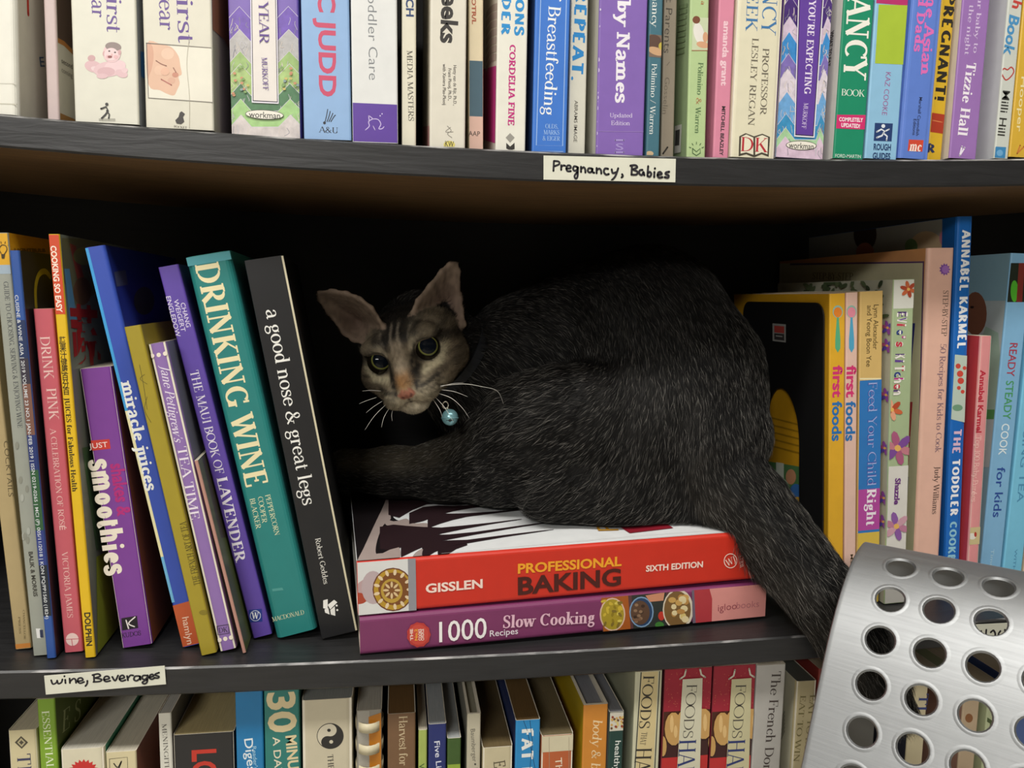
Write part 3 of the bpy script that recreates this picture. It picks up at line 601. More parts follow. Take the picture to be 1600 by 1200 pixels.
b.t('CUISINE & WINE ASIA | 2019 VOLUME 23 NO.1 JAN-FEB 2019 | ISSN 0219-0265 | MCI (P) 005/11/2018 | KON PQ/PP1560 (1824)', (26,461), (74,967), 5.4, '#d9dde0', 'sans')
b.stroke([(58,500), (55,455), (60,430), (70,424), (78,432)], 4, '#8f8420', 'R', True)
b = md('salmon pink narrow hardcover with pale serif capitals', (53,484), (83,482), (132,1016), (101,1022), '#c95f6c', HB, hard=True, dep=.17, right='#b35560', yaw=1.8)
b.t('DRINK', (70,526), (77,592), 15, '#efc9c4', 'serif').t('PINK', (80,607), (85,656), 15, '#efc9c4', 'serif').t('A CELEBRATION OF ROSÉ', (82.5,669), (98,828), 9, '#ecc0bc', 'serif').t('VICTORIA JAMES', (101,862), (110,965), 9, '#ecc0bc', 'serif')
b.blob(113,999,10,10,'#f0d2cd').stroke([(103,999), (123,998)], 1.2, '#c95f6c').stroke([(112,999), (113.5,1009)], 1.2, '#c95f6c')
b = md('narrow yellow paperback with an orange-red top band and Chinese characters', (74,368), (93.5,368), (149,1028), (133,1030), '#e2b91f', right='#7c8272', dep=.2, yaw=1.8)
b.band((90,360), (94,491), '#cf4a26').t('COOKING SO EASY', (83.5,384), (93.5,488), 9, '#f6e6d6', 'sansb').t('JUICES for Fabulous Health', (104.5,622), (117,768), 7.5, '#2f2812', 'serifb').t('DOLPHIN', (136.5,957), (140,1009), 9.5, '#2f2a18', 'sansb')
for k, ch in enumerate('蔬果汁健康百分百'):
    y = 532+k*11.3; x = 97.5+(y-532)*.075
    b.t(ch, (x-5,y), (x+5,y), 9.6, '#2a240f', 'sans')
b.poly([(96,372), (160,374), (200,420), (120,480), (100,440)], '#6d6a48', 'R').poly([(108,380), (118,384), (140,470), (128,470)], '#a0442c', 'R').poly([(100,420), (108,420), (120,500), (108,500)], '#5d8fae', 'R').blob(130,400,16,14,'#8c8a3c',0,'R').blob(128,455,14,22,'#6b4a2c',0,'R')
b.t('蔬', (110,527), (155,527), 74, '#a82a24', 'sansb', 'R').poly([(128,700), (170,690), (190,850), (150,860)], '#4d6a44', 'R').poly([(150,870), (230,830), (230,1010), (152,1020)], '#8f9a2c', 'R')
b = md('purple paperback with large cream rounded lettering and a red tag', (117,580), (174,574), (241,1007), (182.5,1016), '#7c3f96', right='#8a4a22', dep=.16, r=.002, yaw=1.8)
b.poly([(134,689), (171,686), (173,701), (136.5,705)], '#c93a30').t('JUST', (139,697), (168,694), 8.5, '#f2dcd6', 'sans').t('smoothies', (157,717), (183.5,898), 35, '#f2e8d6', 'sansx').t('shakes &', (183.5,724), (195.5,806), 22, '#b02a78', 'sansb')
b.poly([(189.5,966), (214,962), (216,981), (191,985)], '#1d161f').stroke([(197,969), (201,982)], 2, '#f0e8e4').stroke([(211,964), (201,974), (210,979)], 2, '#f0e8e4', smooth=True).t('KUDOS', (190,993), (220,988.5), 7, '#33203c', 'slabl')
b = md('royal blue hardcover with an orange foot and white lowercase slab lettering', (128.5,389), (164,384), (311,1006), (285,1014), '#3550b0', HB, right='#1f2f86', dep=.185, hard=True, r=.002, yaw=2.1)
b.poly([(264,948), (296,939), (330,1010), (280,1030)], '#c2592f')
for za, zb, q in ((.61, 1, '#3f9fdc'), (.24, .61, '#e8e0b0'), (.12, .24, '#6fb4dc')): b.strip(-b.w/2, -b.w/2+.0022, za*b.h, zb*b.h, q)
b
b.t('miracle juices', (198,595), (237.5,766), 19, '#eef0ec', 'slab').t('hamlyn', (290,964), (298,1006), 11, '#f0cdb4', 'sans')
b.poly([(178,425), (196,422), (200,445), (182,448)], '#4a5070', 'R').blob(225,470,16,22,'#3a4030',0,'R')
b = md('olive yellow book half hidden behind a mauve pocket book', (200,515), (229,508), (336,982), (314,988), '#a3912a', HB, right='#8d7d1c', dep=.15, hard=True, yaw=2.6, y0=.014)
b.t('THE FRENCH ART OF TEA', (308.5,914), (285.5,815), 11, '#4b4312', 'serif').stroke([(218,570), (224,600), (230,640)], .8, '#5d5420', smooth=True).stroke([(226,585), (219,592), (230,600)], .8, '#5d5420', smooth=True).stroke([(230,620), (226,640), (236,660)], .8, '#5d5420', smooth=True).blob(318,957,7,4,'#857622')
b = md('small mauve paperback with cream dots and script on a scuffed spine', (226,543), (262,537), (370,1006), (337,1012), '#8f6fae', right='#6f7078', dep=.13, r=.004, pages='#c9bb96', y0=.018, yaw=2.6)
for q in [(238,556), (248,554.5), (258,552.5), (343,1000), (352,998), (361,996)]: b.blob(q[0], q[1], 3.4, 3.4, '#f0e4d6')
b.t("Jane Pettigrew's", (257,570), (280,692), 14, '#eadff0', 'serif', it=.35).t('TEA TIME', (284,698), (305.5,811), 14.5, '#eee4f0', 'serif').stroke([(339,978.5), (357,975.5), (358,989), (340.5,992), (339,978.5)], 1.2, '#3a2c44').t('DK', (342,985), (355.5,983), 8, '#3a2c44', 'serif')
for k in range(30):
    yy = random.uniform(560, 985); t_ = (yy-545)/460
    b.blob((228+108*t_ if k % 2 else 263+104*t_)+random.uniform(-1,1), yy, .9, random.uniform(1.5,5), '#cfc6d2', -14, n=7)
b = md('thin pink and green booklet wedged beside the mauve pocket book', (312,722), (317,721), (386,992), (379,994), '#b98a7c', 'booklet', right='#5f6a3c', dep=.14, yaw=2.6, y0=.016)
b.poly([(312,700), (400,700), (400,840), (345,840)], '#4b4630', 'R')
b = md('slim violet hardcover with white serif capitals and a small blue emblem', (241,421), (279,414), (425,991), (391,1001), '#5f47a3', HB, right='#4c3a80', hard=True, dep=.17, yaw=2.8)
for tx, a, e in (('CHANG', (285.5,473), (295,511)), ('WEIGERT', (275,468), (287,518)), ('ENGLEDOW', (263,463), (279,526))): b.t(tx, a, e, 7.5, '#ded6ee', 'sans')
b.t('THE MAUI BOOK OF', (303,579), (344,740), 13.5, '#e9e2f0', 'serif').t('LAVENDER', (346.5,746), (377,878), 16, '#efe9f2', 'serifb').poly([(388.5,953), (409,951), (410,971), (390,972.5)], '#20378c').stroke([(399+8*math.cos(a), 962+8*math.sin(a)) for a in np.linspace(0, 6.28, 18)], 1, '#dfe2f0').t('W', (393,962), (405,961.5), 10, '#eef0f6', 'serifb')
b = md('thick teal hardcover with a big cream serif title', (278,406), (360.5,394), (493,985), (425.5,1002), '#27807c', HB, hard=True, dep=.2, r=.0045, edge='#5f8f8c', yaw=3.6)
b.t('DRINKING WINE', (322.5,411), (402,758), 36, '#efe2b4', 'serifb')
for tx, a, e in (('PEPPERCORN', (418,773), (433.5,836)), ('COOPER', (406.5,776), (414,817)), ('BLACKER', (394,779), (404.5,826))): b.t(tx, a, e, 8, '#dfe2b8', 'serif')
b.t('MACDONALD', (425.5,968), (475,956), 7, '#d6dcb4', 'serif').band((320,392), (320,412), '#4f9fa8').poly([(425,920), (441,918), (443,922), (426,924)], '#4f9a94')
b_black = b = md('matte black paperback with white lowercase serif title, closest to the cat', (369,411), (444,401), (554,988), (497.5,1002), '#1d1d1f', dep=.18, r=.0015, edge='#d8d0b6', left='#5b3a48', right='#161617', yaw=4.2)
b.poly([(364,405), (379,408), (470,800), (452,800)], '#4b3240')
for q in [(376,424,7,9), (392,487,5,12), (401,538,7,14), (411,574,5,9), (424,624,6,16), (437,675,4,9), (447,707,5,14)]: b.blob(q[0]-2, q[1], q[2]*.8, q[3], '#e2ddd2', -14, n=9)
b.poly([(379,408), (446,398), (448,412), (565,990), (548,1000), (497.5,1002), (463,800)], '#1d1d1f')
b.strip(b.w/2-.0017, b.w/2, 0, b.h, '#d2caac'); b.t('a good nose & great legs', (426,483), (484,788), 22, '#efeee8', 'serif').t('Robert Geddes', (496.5,841), (510,912), 8.5, '#dcdad2', 'serif')
for q in ([(505,938), (512,936), (512,952), (505,950)], [(512,945), (522,937), (527,941), (516,952)], [(507,952), (513,950), (515,960), (508,957)], [(516,953), (523,947), (524,962), (517,960)]): b.poly(q, '#f0eee8')
for q in ((526,946), (527,953)): b.blob(q[0], q[1], 1.6, 1.6, '#f0eee8')

# ---- the two cookbooks lying flat under the cat
def flat_book(label, BL, BR, tl, tr, color, P0, N, **k):
    # image bottom-left, bottom-right, top-left, top-right of the spine
    yaw = math.degrees(math.atan2(N[0], -N[1]))
    return Book(HB, label, BL, tl, tr, BR, color, 'M', P0=P0, yaw=yaw, lie=True, hard=True, group='cookbooks lying flat under the cat', **k)
qa, qb = on_shelf(559,1026), on_shelf(1195,967)
dv = (qb-qa)/np.linalg.norm(qb-qa); NN = np.array([dv[1], -dv[0], 0.0]); NN /= np.linalg.norm(NN)
b1 = b = flat_book('plum and pink cookbook lying flat, lower of the two under the cat', (559,1026), (1195,967), (554.5,971), (1189,912), '#7a3560', qa, NN, dep=.215, r=.003, right='#7a3560', edge='#cfc2b4')
b.poly([(939,920), (1058,905), (1062,985), (942,995)], '#5d3a3a').poly([(939,930), (981,926), (986,992), (943,990)], '#a4571f')
b.blob(957,960,20,26,'#d9b9a4').blob(957,960,18,24,'#a8922a')
for k in range(22): b.blob(957+random.uniform(-14,14), 958+random.uniform(-19,19), random.uniform(3,6), 2.2, random.choice(['#cbb03a','#8f7a1c','#d6c45a','#7f6a2a']), random.uniform(0,180), n=8)
b.poly([(987,930), (1040,920), (1042,985), (990,990)], '#2f3430').blob(1002,956,19,24,'#7f9fc0').blob(1002,956,17,22,'#274062').blob(1000,957,15,19,'#5b4232')
for k in range(14): b.blob(1000+random.uniform(-11,11), 958+random.uniform(-14,14), 3, 2.5, random.choice(['#7a5a44','#3c2a20','#8f7258']), n=7)
b.blob(1033,962,5,7,'#c0392b').blob(1030,976,7,5,'#3f7a34').poly([(1008,930), (1038,925), (1036,938), (1015,940)], '#c98a6a')
b.blob(1059,952,24,32,'#d8cdb8').blob(1058,952,21,29,'#7a5c34')
for k in range(16): b.blob(1058+random.uniform(-15,15), 952+random.uniform(-20,20), random.uniform(4,7), random.uniform(4,6), random.choice(['#d9c27a','#e0cfa0','#b98a4a','#c9a05a']), n=9)
b.poly([(1080,915), (1088,913), (1090,980), (1082,982)], '#6d6070').poly([(1083,905), (1112,902), (1115,985), (1087,985)], '#b03a40').poly([(1104,905), (1112,935), (1111,985), (1215,985), (1215,890), (1104,895)], '#d9918a')
b.t('1000', (686,986), (760,979), 33, '#f4f0ee', 'sans').t('Recipes', (765,989), (809,984.5), 10, '#e9dfe6', 'sans').t('Slow Cooking', (786,971), (929,963), 19, '#e2b8c8', 'serifb')
b.blob(654,991,19,20,'#b93a34',n=22,jag=.07).blob(654,991,15,16,'#c9493c')
for tx, x, q in (('THE', 643, '#f0d6c8'), ('No.2', 650, '#e8a83c'), ('COOKS', 656, '#f0d6c8'), ('CHOICE', 660, '#f0d6c8')): b.t(tx, (x,1000), (x-.5,982), 4.6, q, 'sansb')
b.t('igloo', (1121,949), (1150,945), 11, '#8a3a4a', 'sansl').t('books', (1150,945), (1185,942), 11, '#b06a70', 'sansl')
zt = max(b1.org[2]+b1.X[2]*(b1.w/2), b1.org[2]+b1.X[2]*(b1.w/2)+b1.U[2]*b1.h)
# second book lies on the first; its spine a little further back
e0 = on_plane(554, 967, b1.org+NN*0+np.array([0,0,0]), NN)
b2 = b = flat_book('white-topped red and white cookbook lying flat directly beneath the cat', (555,966), (1186,909), (552.5,883), (1182,833), '#c9301f', e0-NN*.002, NN, dep=.225, r=.003, edge='#e6e2da', right='#e4e6e6')
b.poly([(545,870), (637,865), (646,965), (545,975)], '#d9d9d6').poly([(637,866), (647,864), (649,965), (640,968)], '#8f8f95')
b.blob(585,922,30,20,'#b89c9c').blob(560,935,14,9,'#a8432c').blob(583,918,18,26,'#b9a6a8').blob(614,921,32,34,'#6b3a24').blob(614,921,30,32,'#b58f2c').blob(616,920,25,26,'#7a4a22').blob(612,923,17,19,'#b8963a').blob(612,922,13,14,'#7f5026')
for k in range(13): a = k*.483; b.blob(614+26*math.cos(a), 921+27*math.sin(a), 5, 2.6, '#e0c9a4', math.degrees(a), n=8)
for k in range(8): a = k*.785; b.blob(612+9*math.cos(a), 922+9*math.sin(a), 5, 2.0, '#d9bd8f', math.degrees(a), n=8)
b.poly([(637,860), (649,860), (651,970), (639,970)], '#8f8f95')
b.t('GISSLEN', (665,919), (754,911), 14, '#f2d9cc', 'sansb').t('PROFESSIONAL', (809,888), (971,876), 15, '#eda32a', 'sansb').t('BAKING', (809,915), (970,900), 27, '#4a1a14', 'sansb').t('SIXTH EDITION', (1009,888), (1098,881), 9.5, '#f2d9cc', 'sansb')
b.stroke([(1141+10*math.cos(a), 876+11*math.sin(a)) for a in np.linspace(0, 6.28, 20)], 1.2, '#f2d9cc').t('WJ', (1134,880), (1148,873), 10, '#f2d9cc', 'serif').t('WILEY', (1159,886), (1157,866), 6, '#f2d9cc', 'serif')
# its front cover (facing up) is the book's +x side
f = 'R'
cv = lambda L_: [(500+.2875*x, 620+.2875*y) for x, y in L_]
b.spoly(cv([(60,930), (100,500), (420,470), (520,500), (540,540), (420,600), (400,660), (480,700), (420,760), (400,840), (400,900), (200,925)]), '#191416', f)
for q in ([(390,495), (430,505), (445,540), (395,560), (372,610), (385,665), (345,700), (312,780), (303,850), (330,885), (290,900), (200,915), (240,820), (300,690), (345,595), (372,525)],
          [(345,660), (400,680), (470,665), (500,690), (580,690), (582,716), (510,716), (420,708), (360,700)], [(300,860), (370,850), (430,825), (432,880), (380,900), (300,900)], [(440,505), (520,515), (522,555), (460,560)],
          [(520,850), (560,830), (545,880), (500,885)]): b.spoly(cv(q), '#a89892', f)
def tine(pts):
    # (x, y, half thickness) along a tine, in a zoomed view of the cover
    up_ = [(x, y-h_) for x, y, h_ in pts]; dn_ = [(x, y+h_) for x, y, h_ in pts][::-1]
    b.poly(cv(up_+dn_), '#2a1a1e', f)
for pts in ([(372,600,45), (430,600,60), (500,580,38), (580,565,22), (660,570,14), (760,560,7), (850,548,2)],
            [(485,665,30), (560,640,38), (640,620,26), (720,610,15), (820,600,8), (960,590,1.5)],
            [(585,685,32), (650,665,28), (720,655,17), (800,645,9), (940,632,5), (1140,612,1.5)],
            [(325,770,60), (400,770,72), (470,755,50), (560,745,34), (660,730,16), (780,712,9), (920,692,4), (1095,668,1.2)],
            [(440,830,45), (520,800,36), (600,778,24), (700,765,13), (840,745,7), (1100,705,3.5), (1465,656,1)],
            [(555,850,40), (620,820,28), (700,800,16), (800,790,9), (1000,760,5), (1270,724,1)],
            [(640,860,30), (690,840,22), (740,820,10), (800,805,4)]): tine(pts)
for q in ([(330,860), (380,835), (430,822), (432,882), (380,898), (300,900)], [(520,850), (560,832), (548,882), (500,888)]): b.poly(cv(q), '#a89892', f)
b.t('PROFESSIONAL', (950,830), (880,738), 24, '#b8862c', 'sans', f).poly([(965,822), (1030,812), (1052,826), (984,834)], '#8a1c2c', f)
b.stroke([(700,871), (1000,843), (1140,832)], 1.1, '#b9b9b6', f).stroke([(690,866), (1000,838), (1140,828)], .8, '#c4c4c0', f)

# ================================================================ upright books right of the cat
def mr(label, TL, TR, BR, BL, color, name=PB, **k):
    k.setdefault('group', GMR); k.setdefault('dep', .17); k.setdefault('y0', .045)
    return Book(name, label, TL, TR, BR, BL, color, 'M', **k)
YELL = '#d9a62c'
b_yell = b = mr('yellow paperback behind the black bookend with an orange spoon on its spine', (1297,462), (1321,460), (1318,955), (1293,957), YELL, left='#c9951c', dep=.172)
def spoon(b, x, bowl, handle):
    b.blob(x,487,8,10,'#8fb8a8').blob(x,488,6.5,8,bowl).poly([(x-1.5,496), (x+1.5,496), (x+4,530), (x+4,544), (x,551), (x-4,544), (x-4,530)], handle)
    b.t('first', (x+.5,571), (x-.5,621), 15, '#cf3470', 'sansb').t('foods', (x-.5,627), (x-1.5,689), 15, '#2a6fae', 'sansb').t('Marshall', (x+.5,866), (x+.5,905), 4.5, '#5b4a2c', 'sans')
spoon(b, 1309, '#e0822c', '#57a87c')
for k in range(5): b.stroke([(1203,652+k*11), (1250,664+k*11)], 1.2, '#9c7414', 'L')
b.poly([(1196,720), (1255,730), (1255,860), (1196,850)], '#4f7a4a', 'L').blob(1236,745,8,12,'#c98f6a',0,'L').blob(1244,770,10,14,'#3b6fb0',0,'L').blob(1222,765,7,10,'#b03a34',0,'L').blob(1246,790,8,14,'#d9a93c',0,'L').blob(1230,800,10,10,'#5b3a8c',0,'L').poly([(1213,722), (1225,724), (1225,760), (1213,755)], '#c9cfc0', 'L')
b = mr('pale pink paperback with a blue spoon on its spine', (1322,460), (1340.5,459), (1337,955), (1318.5,956), '#dcb8a8', dep=.16)
spoon(b, 1330.5, '#e08a9c', '#4f9fc0')
b = mr('tan, blue and magenta striped paperback with a child feeding title', (1343,459), (1380,458), (1372,954), (1337.5,955), '#cfae6c', dep=.16)
b.t('Lynn Alexander', (1369.5,476), (1368,546), 8, '#5b4a28', 'sans').t('and Yeong Boon Yee', (1359,477), (1357.5,573), 8, '#5b4a28', 'sans').stroke([(1338,592), (1378,592)], 2.5, '#e8dcae').band((1358,594), (1358,764), '#2f74b8').band((1358,764), (1357,828), '#b0489a').band((1358,828), (1357,832), '#2f74b8').band((1356,832), (1356,970), '#d3b44a')
b.t('Feed Your Child', (1363.5,597), (1361.5,758), 14, '#4a3a94', 'serif').t('Feed Your Child', (1363.9,597.3), (1361.9,758.3), 13, '#9fb0e0', 'thin').t('Right', (1362,764), (1360.5,821), 14, '#efe4ec', 'serifb')
b = mr('flower-decorated paperback with mixed coloured letters on a sage green spine', (1397,440), (1429,439), (1414,952), (1381,953), '#a3b48c', left='#b9b8a4', dep=.185, y0=0.041)
b.band((1410,430), (1410,482), '#d3d3c9').band((1405,728), (1405,970), '#d6d3cb')
cols = ['#4a2f6c', '#5b3a8c', '#c0394c', '#2b3f7c', '#b8328a', '#c0394c', '#4a2f6c']
word = 'EVie\'s KiTchen'; L_ = len(word)
for k, ch in enumerate(word):
    if ch != ' ':
        y = 487+k*9.4; x = 1410-(y-487)*.055
        b.t(ch, (x,y), (x-.4,y+(8 if ch not in "i'" else 4)), 15, '#e8e4da', 'sansx').t(ch, (x,y), (x-.4,y+(8 if ch not in "i'" else 4)), 14, cols[k % 7], 'sansb')
b.t('Shazzle', (1403,747), (1401,788), 8.5, '#6a2f7c', 'sansb')
def flower(b, x, y, r, col, n=6, f='S'):
    for k in range(n):
        a = 2*math.pi*k/n+.3; b.blob(x+r*.55*math.cos(a), y+r*.55*math.sin(a), r*.5, r*.24, col[k % len(col)], math.degrees(a), f, n=8)
    b.blob(x, y, r*.2, r*.2, '#e0b060', 0, f, n=8)
flower(b, 1419, 452, 13, ['#c0633c', '#a8452c']); flower(b, 1393, 640, 17, ['#c9643c', '#e0a080', '#b04a2c']); flower(b, 1402, 700, 26, ['#c07a86', '#a85a7c', '#7a4a94']); flower(b, 1400, 822, 22, ['#b87a94', '#8a5aa0', '#c99aa8'])
for yy in (512, 540, 617, 700, 778, 815): flower(b, 1388-(yy-512)*.02, yy, 11, ['#b85a86', '#8f4aa0', '#5b4ab0'], f='L')
for k in range(46):
    x = random.uniform(1255,1394); b.blob(x, random.uniform(438,475) if x < 1380 else random.uniform(440,860), random.uniform(4,9), 3, random.choice(['#4a5a3c','#35422c','#5f6d4c']), random.uniform(0,180), 'L', n=8)
b = mr('tall salmon pink hardcover with cream panelled cover and purple sun emblem', (1449,391), (1492,389), (1464,951), (1424,953), '#dfb3a0', HB, left='#cf9360', dep=.24, hard=True, r=.003, y0=.05)
b.poly([(1195,412), (1443,408), (1430,960), (1195,950)], '#c9c2a0', 'L').stroke([(1235,413), (1443,409.5), (1431,900)], 1.4, '#5b3a68', 'L')
b.t('STEP-BY-STEP', (1270,431), (1333,432), 11, '#6d5f48', 'serif', 'L').poly([(1424,505), (1430,505), (1420,618), (1414,618)], '#2b2f7c', 'L').poly([(1421,628), (1426,628), (1419,735), (1415,735)], '#a83238', 'L').poly([(1416,745), (1420,745), (1413,850), (1410,850)], '#77777c', 'L')
b.t('STEP-BY-STEP', (1478,454), (1475,525), 8.5, '#6a5a50', 'serif').t('50 Recipes for Kids to Cook', (1474,537), (1465.5,707), 9, '#8a6f78', 'serif').t('Judy Williams', (1465,729), (1460.5,803), 8.5, '#5b4a44', 'serif')
b.blob(1476,421,9,10,'#7a4a9c',n=22,jag=.3).blob(1477,421,5.5,6,'#9c6cb4')
b = mr('tall bright blue hardcover with bold white author capitals', (1495,342), (1519,340), (1498,951), (1471,952), '#1766b8', HB, left='#14569c', dep=.222, r=.003, y0=.05, edge='#1766b8')
b.t('ANNABEL KARMEL', (1510,359), (1502.5,544), 12.5, '#f0f2f4', 'sansx').poly([(1492,554), (1513,556), (1507,660), (1486,655)], '#b8c9bc').t('THE', (1496.5,671), (1494,708), 11, '#d9b8cf', 'sansx').t('TODDLER', (1494,718), (1490.5,806), 11, '#eef0f2', 'sansx').t('COOKBOOK', (1490,815), (1484,915), 11, '#8fc4d8', 'sansx')
for q in ((1497,572,4), (1500,584,5), (1501,595,5), (1507,575,3), (1498,606,3), (1504,612,3)): b.blob(q[0], q[1], q[2], q[2], '#c9493c')
b.blob(1496,637,8,5,'#6f9a7c').poly([(1240,355), (1480,335), (1480,560), (1240,560)], '#9a9c98', 'L').blob(1448,385,26,24,'#c0a888',0,'L').blob(1424,385,10,12,'#6a8a5c',0,'L').blob(1352,366,18,26,'#3a2a24',0,'L').blob(1352,395,14,16,'#a86a54',0,'L').blob(1478,372,10,14,'#c07a8c',0,'L').poly([(1473,335), (1497,335), (1480,950), (1460,950)], '#14569c', 'L')
b = mr('small rose pink book with red side standing against the bright blue hardcover', (1524,528), (1550,527), (1525,952), (1499,953), '#d98f90', HB, left='#b93a40', dep=.14, y0=.042, r=.002)
b.t('Annabel Karmel', (1536.5,578), (1529.5,676), 8.5, '#b8283c', 'sansb').t('Top 100 Baby Purées', (1529,681), (1521.5,784), 8.5, '#f0c4bc', 'slabl').poly([(1508,825), (1533,823), (1531,850), (1505,852)], '#c9b98a').blob(1519,838,6,5,'#e0dccf').blob(1524,835,2,4,'#b03a30')
b = mr('light blue cookbook with a boy on its cover and multicoloured sans lettering', (1580,398), (1614,398), (1558,951), (1526,952), '#7fb0d3', left='#86a8b4', dep=.18, y0=.05)
b.poly([(1578,411), (1611,411), (1604,472), (1573,472)], '#20281c').blob(1585,455,6,17,'#4fae2c').poly([(1592,411), (1601,411), (1597,472), (1588,472)], '#7a2c24')
b.poly([(1505,470), (1573,470), (1560,730), (1505,730)], '#aab4b4', 'L').blob(1524,490,18,34,'#7a4e38',0,'L').poly([(1524,560), (1540,510), (1560,520), (1566,600), (1560,650), (1530,650)], '#93ab9a', 'L').poly([(1533,640), (1560,640), (1556,655), (1533,655)], '#4f8a4c', 'L').poly([(1510,392), (1556,392), (1556,380), (1510,380)], '#25406c', 'L').blob(1519,480,3,2,'#2c1c14',0,'L')
b.t('READY', (1584.5,536), (1579,588), 12.5, '#a83a4c', 'sans').t('STEADY', (1578.5,595), (1573,655), 12.5, '#4a9a5c', 'sans').t('COOK', (1572,662), (1566,711), 12.5, '#e2eef2', 'sans').t('for kids', (1565,730), (1557.5,808), 13, '#2b4a94', 'sans').t('Time-Life', (1551,858), (1546,910), 5, '#a9cde0', 'sans')
b = mr('pale cyan spine at the right end of the cat shelf', (1616,430), (1648,430), (1590,951), (1561,952), '#78bfdc', dep=.17, y0=.05)
b.t('LOSING TEA', (1607,640), (1594,785), 10, '#4f8fb4', 'sans').t('WITH', (1588,858), (1584,892), 4, '#4f8fb4', 'sans')
b = mr('cream and orange book at the right edge of the cat shelf', (1652,520), (1690,520), (1628,952), (1593,952), '#d9c2a6', dep=.17, y0=.05)
b.band((1610,780), (1605,820), '#e0a024')

# ================================================================ books on the bottom shelf
def lo(label, TL, TR, x1L, x1R, color, name=PB, **k):
    k.setdefault('group', GL); k.setdefault('dep', .17); k.setdefault('y0', .016)
    return Book(name, label, TL, TR, (x1R,1200), (x1L,1200), color, 'L', **k)
b = lo('cream pocket book with a small diamond ornament at the left end of the bottom shelf', (12,1143), (57,1136), 17, 60, '#cfc49c', r=.002)
b.poly([(33,1150), (44,1160), (34,1170), (23,1160)], '#4a4436').poly([(33,1153), (40,1160), (34,1167), (27,1160)], '#b9ae88').blob(33.5,1160,4,4,'#4a4436',n=8,jag=.4).t('THE', (37,1178), (41,1235), 21, '#3a3c5c', 'serif')
b = lo('lime green hardcover with white serif capitals at the left of the bottom shelf', (57.5,1094), (86,1093), 62, 92, '#7da32a', HB, right='#55671c', hard=True)
b.t('ESSENTIAL', (71,1111), (79,1202), 11.5, '#e2ecc8', 'serif').t('E S', (98,1128), (126,1106), 26, '#b9c48c', 'serif', 'R')
b = lo('thick white pocket book with a red starburst and teal edges', (94,1173), (163,1171), 97, 166, '#d9d2b8', r=.003, left='#3f9c7c', right='#3f9c7c', pages='#d6d2c2')
b.blob(131,1206,24,20,'#c92a28',n=40,jag=.22)
b = lo('cream pocket book with a boxed ink ornament and reddish side', (165,1177), (213,1168), 167, 216, '#d6caa2', right='#7a4636', pages='#d3ccb8')
b.stroke([(171,1186), (199,1183), (200,1215), (172,1215), (171,1186)], 1, '#55503c').stroke([(178,1193), (184,1199), (190,1189), (186,1200)], 2, '#3a362c', smooth=True)
b = lo('very narrow white spine with letterspaced grey capitals', (247,1116), (268,1115), 249.5, 268, '#d6d4c8', right='#7f7a70', pages='#b9b9b2')
b.t('MENINGITIS', (256.5,1131), (261.5,1206), 7, '#5b5852', 'serif')
b = lo('thick black paperback with red block letters', (270,1150), (366,1133), 273, 368, '#232223', r=.002, left='#6b2a24', pages='#b9a878')
b.t('LOST', (320,1171), (322,1262), 38, '#c23324', 'sansb')
b = lo('bright blue hardcover with white lettering next to the black paperback', (367,1083), (411,1082), 371, 414, '#1a78b0', HB, hard=True, H=None)
b.t('Digest', (388.5,1154), (395,1214), 14, '#e6eef0', 'sans').t("Reader's", (397.5,1166), (400,1202), 6.5, '#9fc9e0', 'sans')
b = lo('teal paperback with oversized cream numerals', (412,1081), (468,1078), 417, 472, '#2b7a72')
b.t('30', (440,1081), (443.5,1144), 44, '#dccba0', 'sansb').t('MINUTES', (455,1149), (462,1236), 17, '#dccba0', 'sansb').t('A DAY', (432,1151), (436,1212), 12, '#e6dcc0', 'sans')
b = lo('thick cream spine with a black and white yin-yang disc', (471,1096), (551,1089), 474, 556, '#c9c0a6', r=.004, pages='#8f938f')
cx, cy, R0 = 516, 1150, 20
b.blob(cx,cy,R0+1,R0*.96+1,'#2a2826',n=36).blob(cx,cy,R0,R0*.95,'#cfc7b0',n=36)
arc = [(cx+R0*math.cos(a), cy+R0*.95*math.sin(a)) for a in np.linspace(-1.35, 1.9, 24)]
up_ = [(cx-R0*.16+R0*.5*math.cos(a)*1.0-1, cy+R0*.48+R0*.48*math.sin(a)) for a in np.linspace(1.7, 4.7, 12)]
dn_ = [(cx+R0*.1+R0*.5*math.cos(a)-2, cy-R0*.46+R0*.48*math.sin(a)) for a in np.linspace(1.5, -1.4, 12)]
b.poly(arc+up_+dn_, '#2a2826').blob(514,1141,2.8,2.6,'#2a2826').blob(517.5,1159,3,2.8,'#cfc7b0').t('THE TAO', (516,1179), (519,1230), 9, '#3a3834', 'serif')
b = lo('spiral-bound notebook with cream rings and an orange cover strip', (557,1112), (597,1106), 560, 600, '#8f8a80', 'spiral_notebook', pages='#b0aca0', spiral=True, cat='notebook')
for k in range(9): b.stroke([(560+k*2,1110), (562+k*2,1240)], .7, '#c9c5ba')
b.poly([(576,1120), (599,1112), (602,1240), (578,1240)], '#b8741c')
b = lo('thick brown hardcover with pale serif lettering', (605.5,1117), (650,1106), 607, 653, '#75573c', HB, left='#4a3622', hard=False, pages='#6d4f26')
b.t('Harvest for', (630,1119), (630.5,1196), 13, '#cbb894', 'serif').t('Hope', (630.6,1203), (631,1240), 13, '#cbb894', 'serif')
b = lo('thin pale green booklet between the brown and navy books', (654,1142), (668,1139), 655, 668.5, '#a3b45c', 'booklet')
b.t('Vitamins', (659,1193), (662,1240), 9, '#3c5a2c', 'sans')
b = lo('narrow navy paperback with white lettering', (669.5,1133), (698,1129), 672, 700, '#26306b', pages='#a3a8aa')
b.t('Five Little', (683,1158), (688,1222), 9, '#dfe2ee', 'sans')
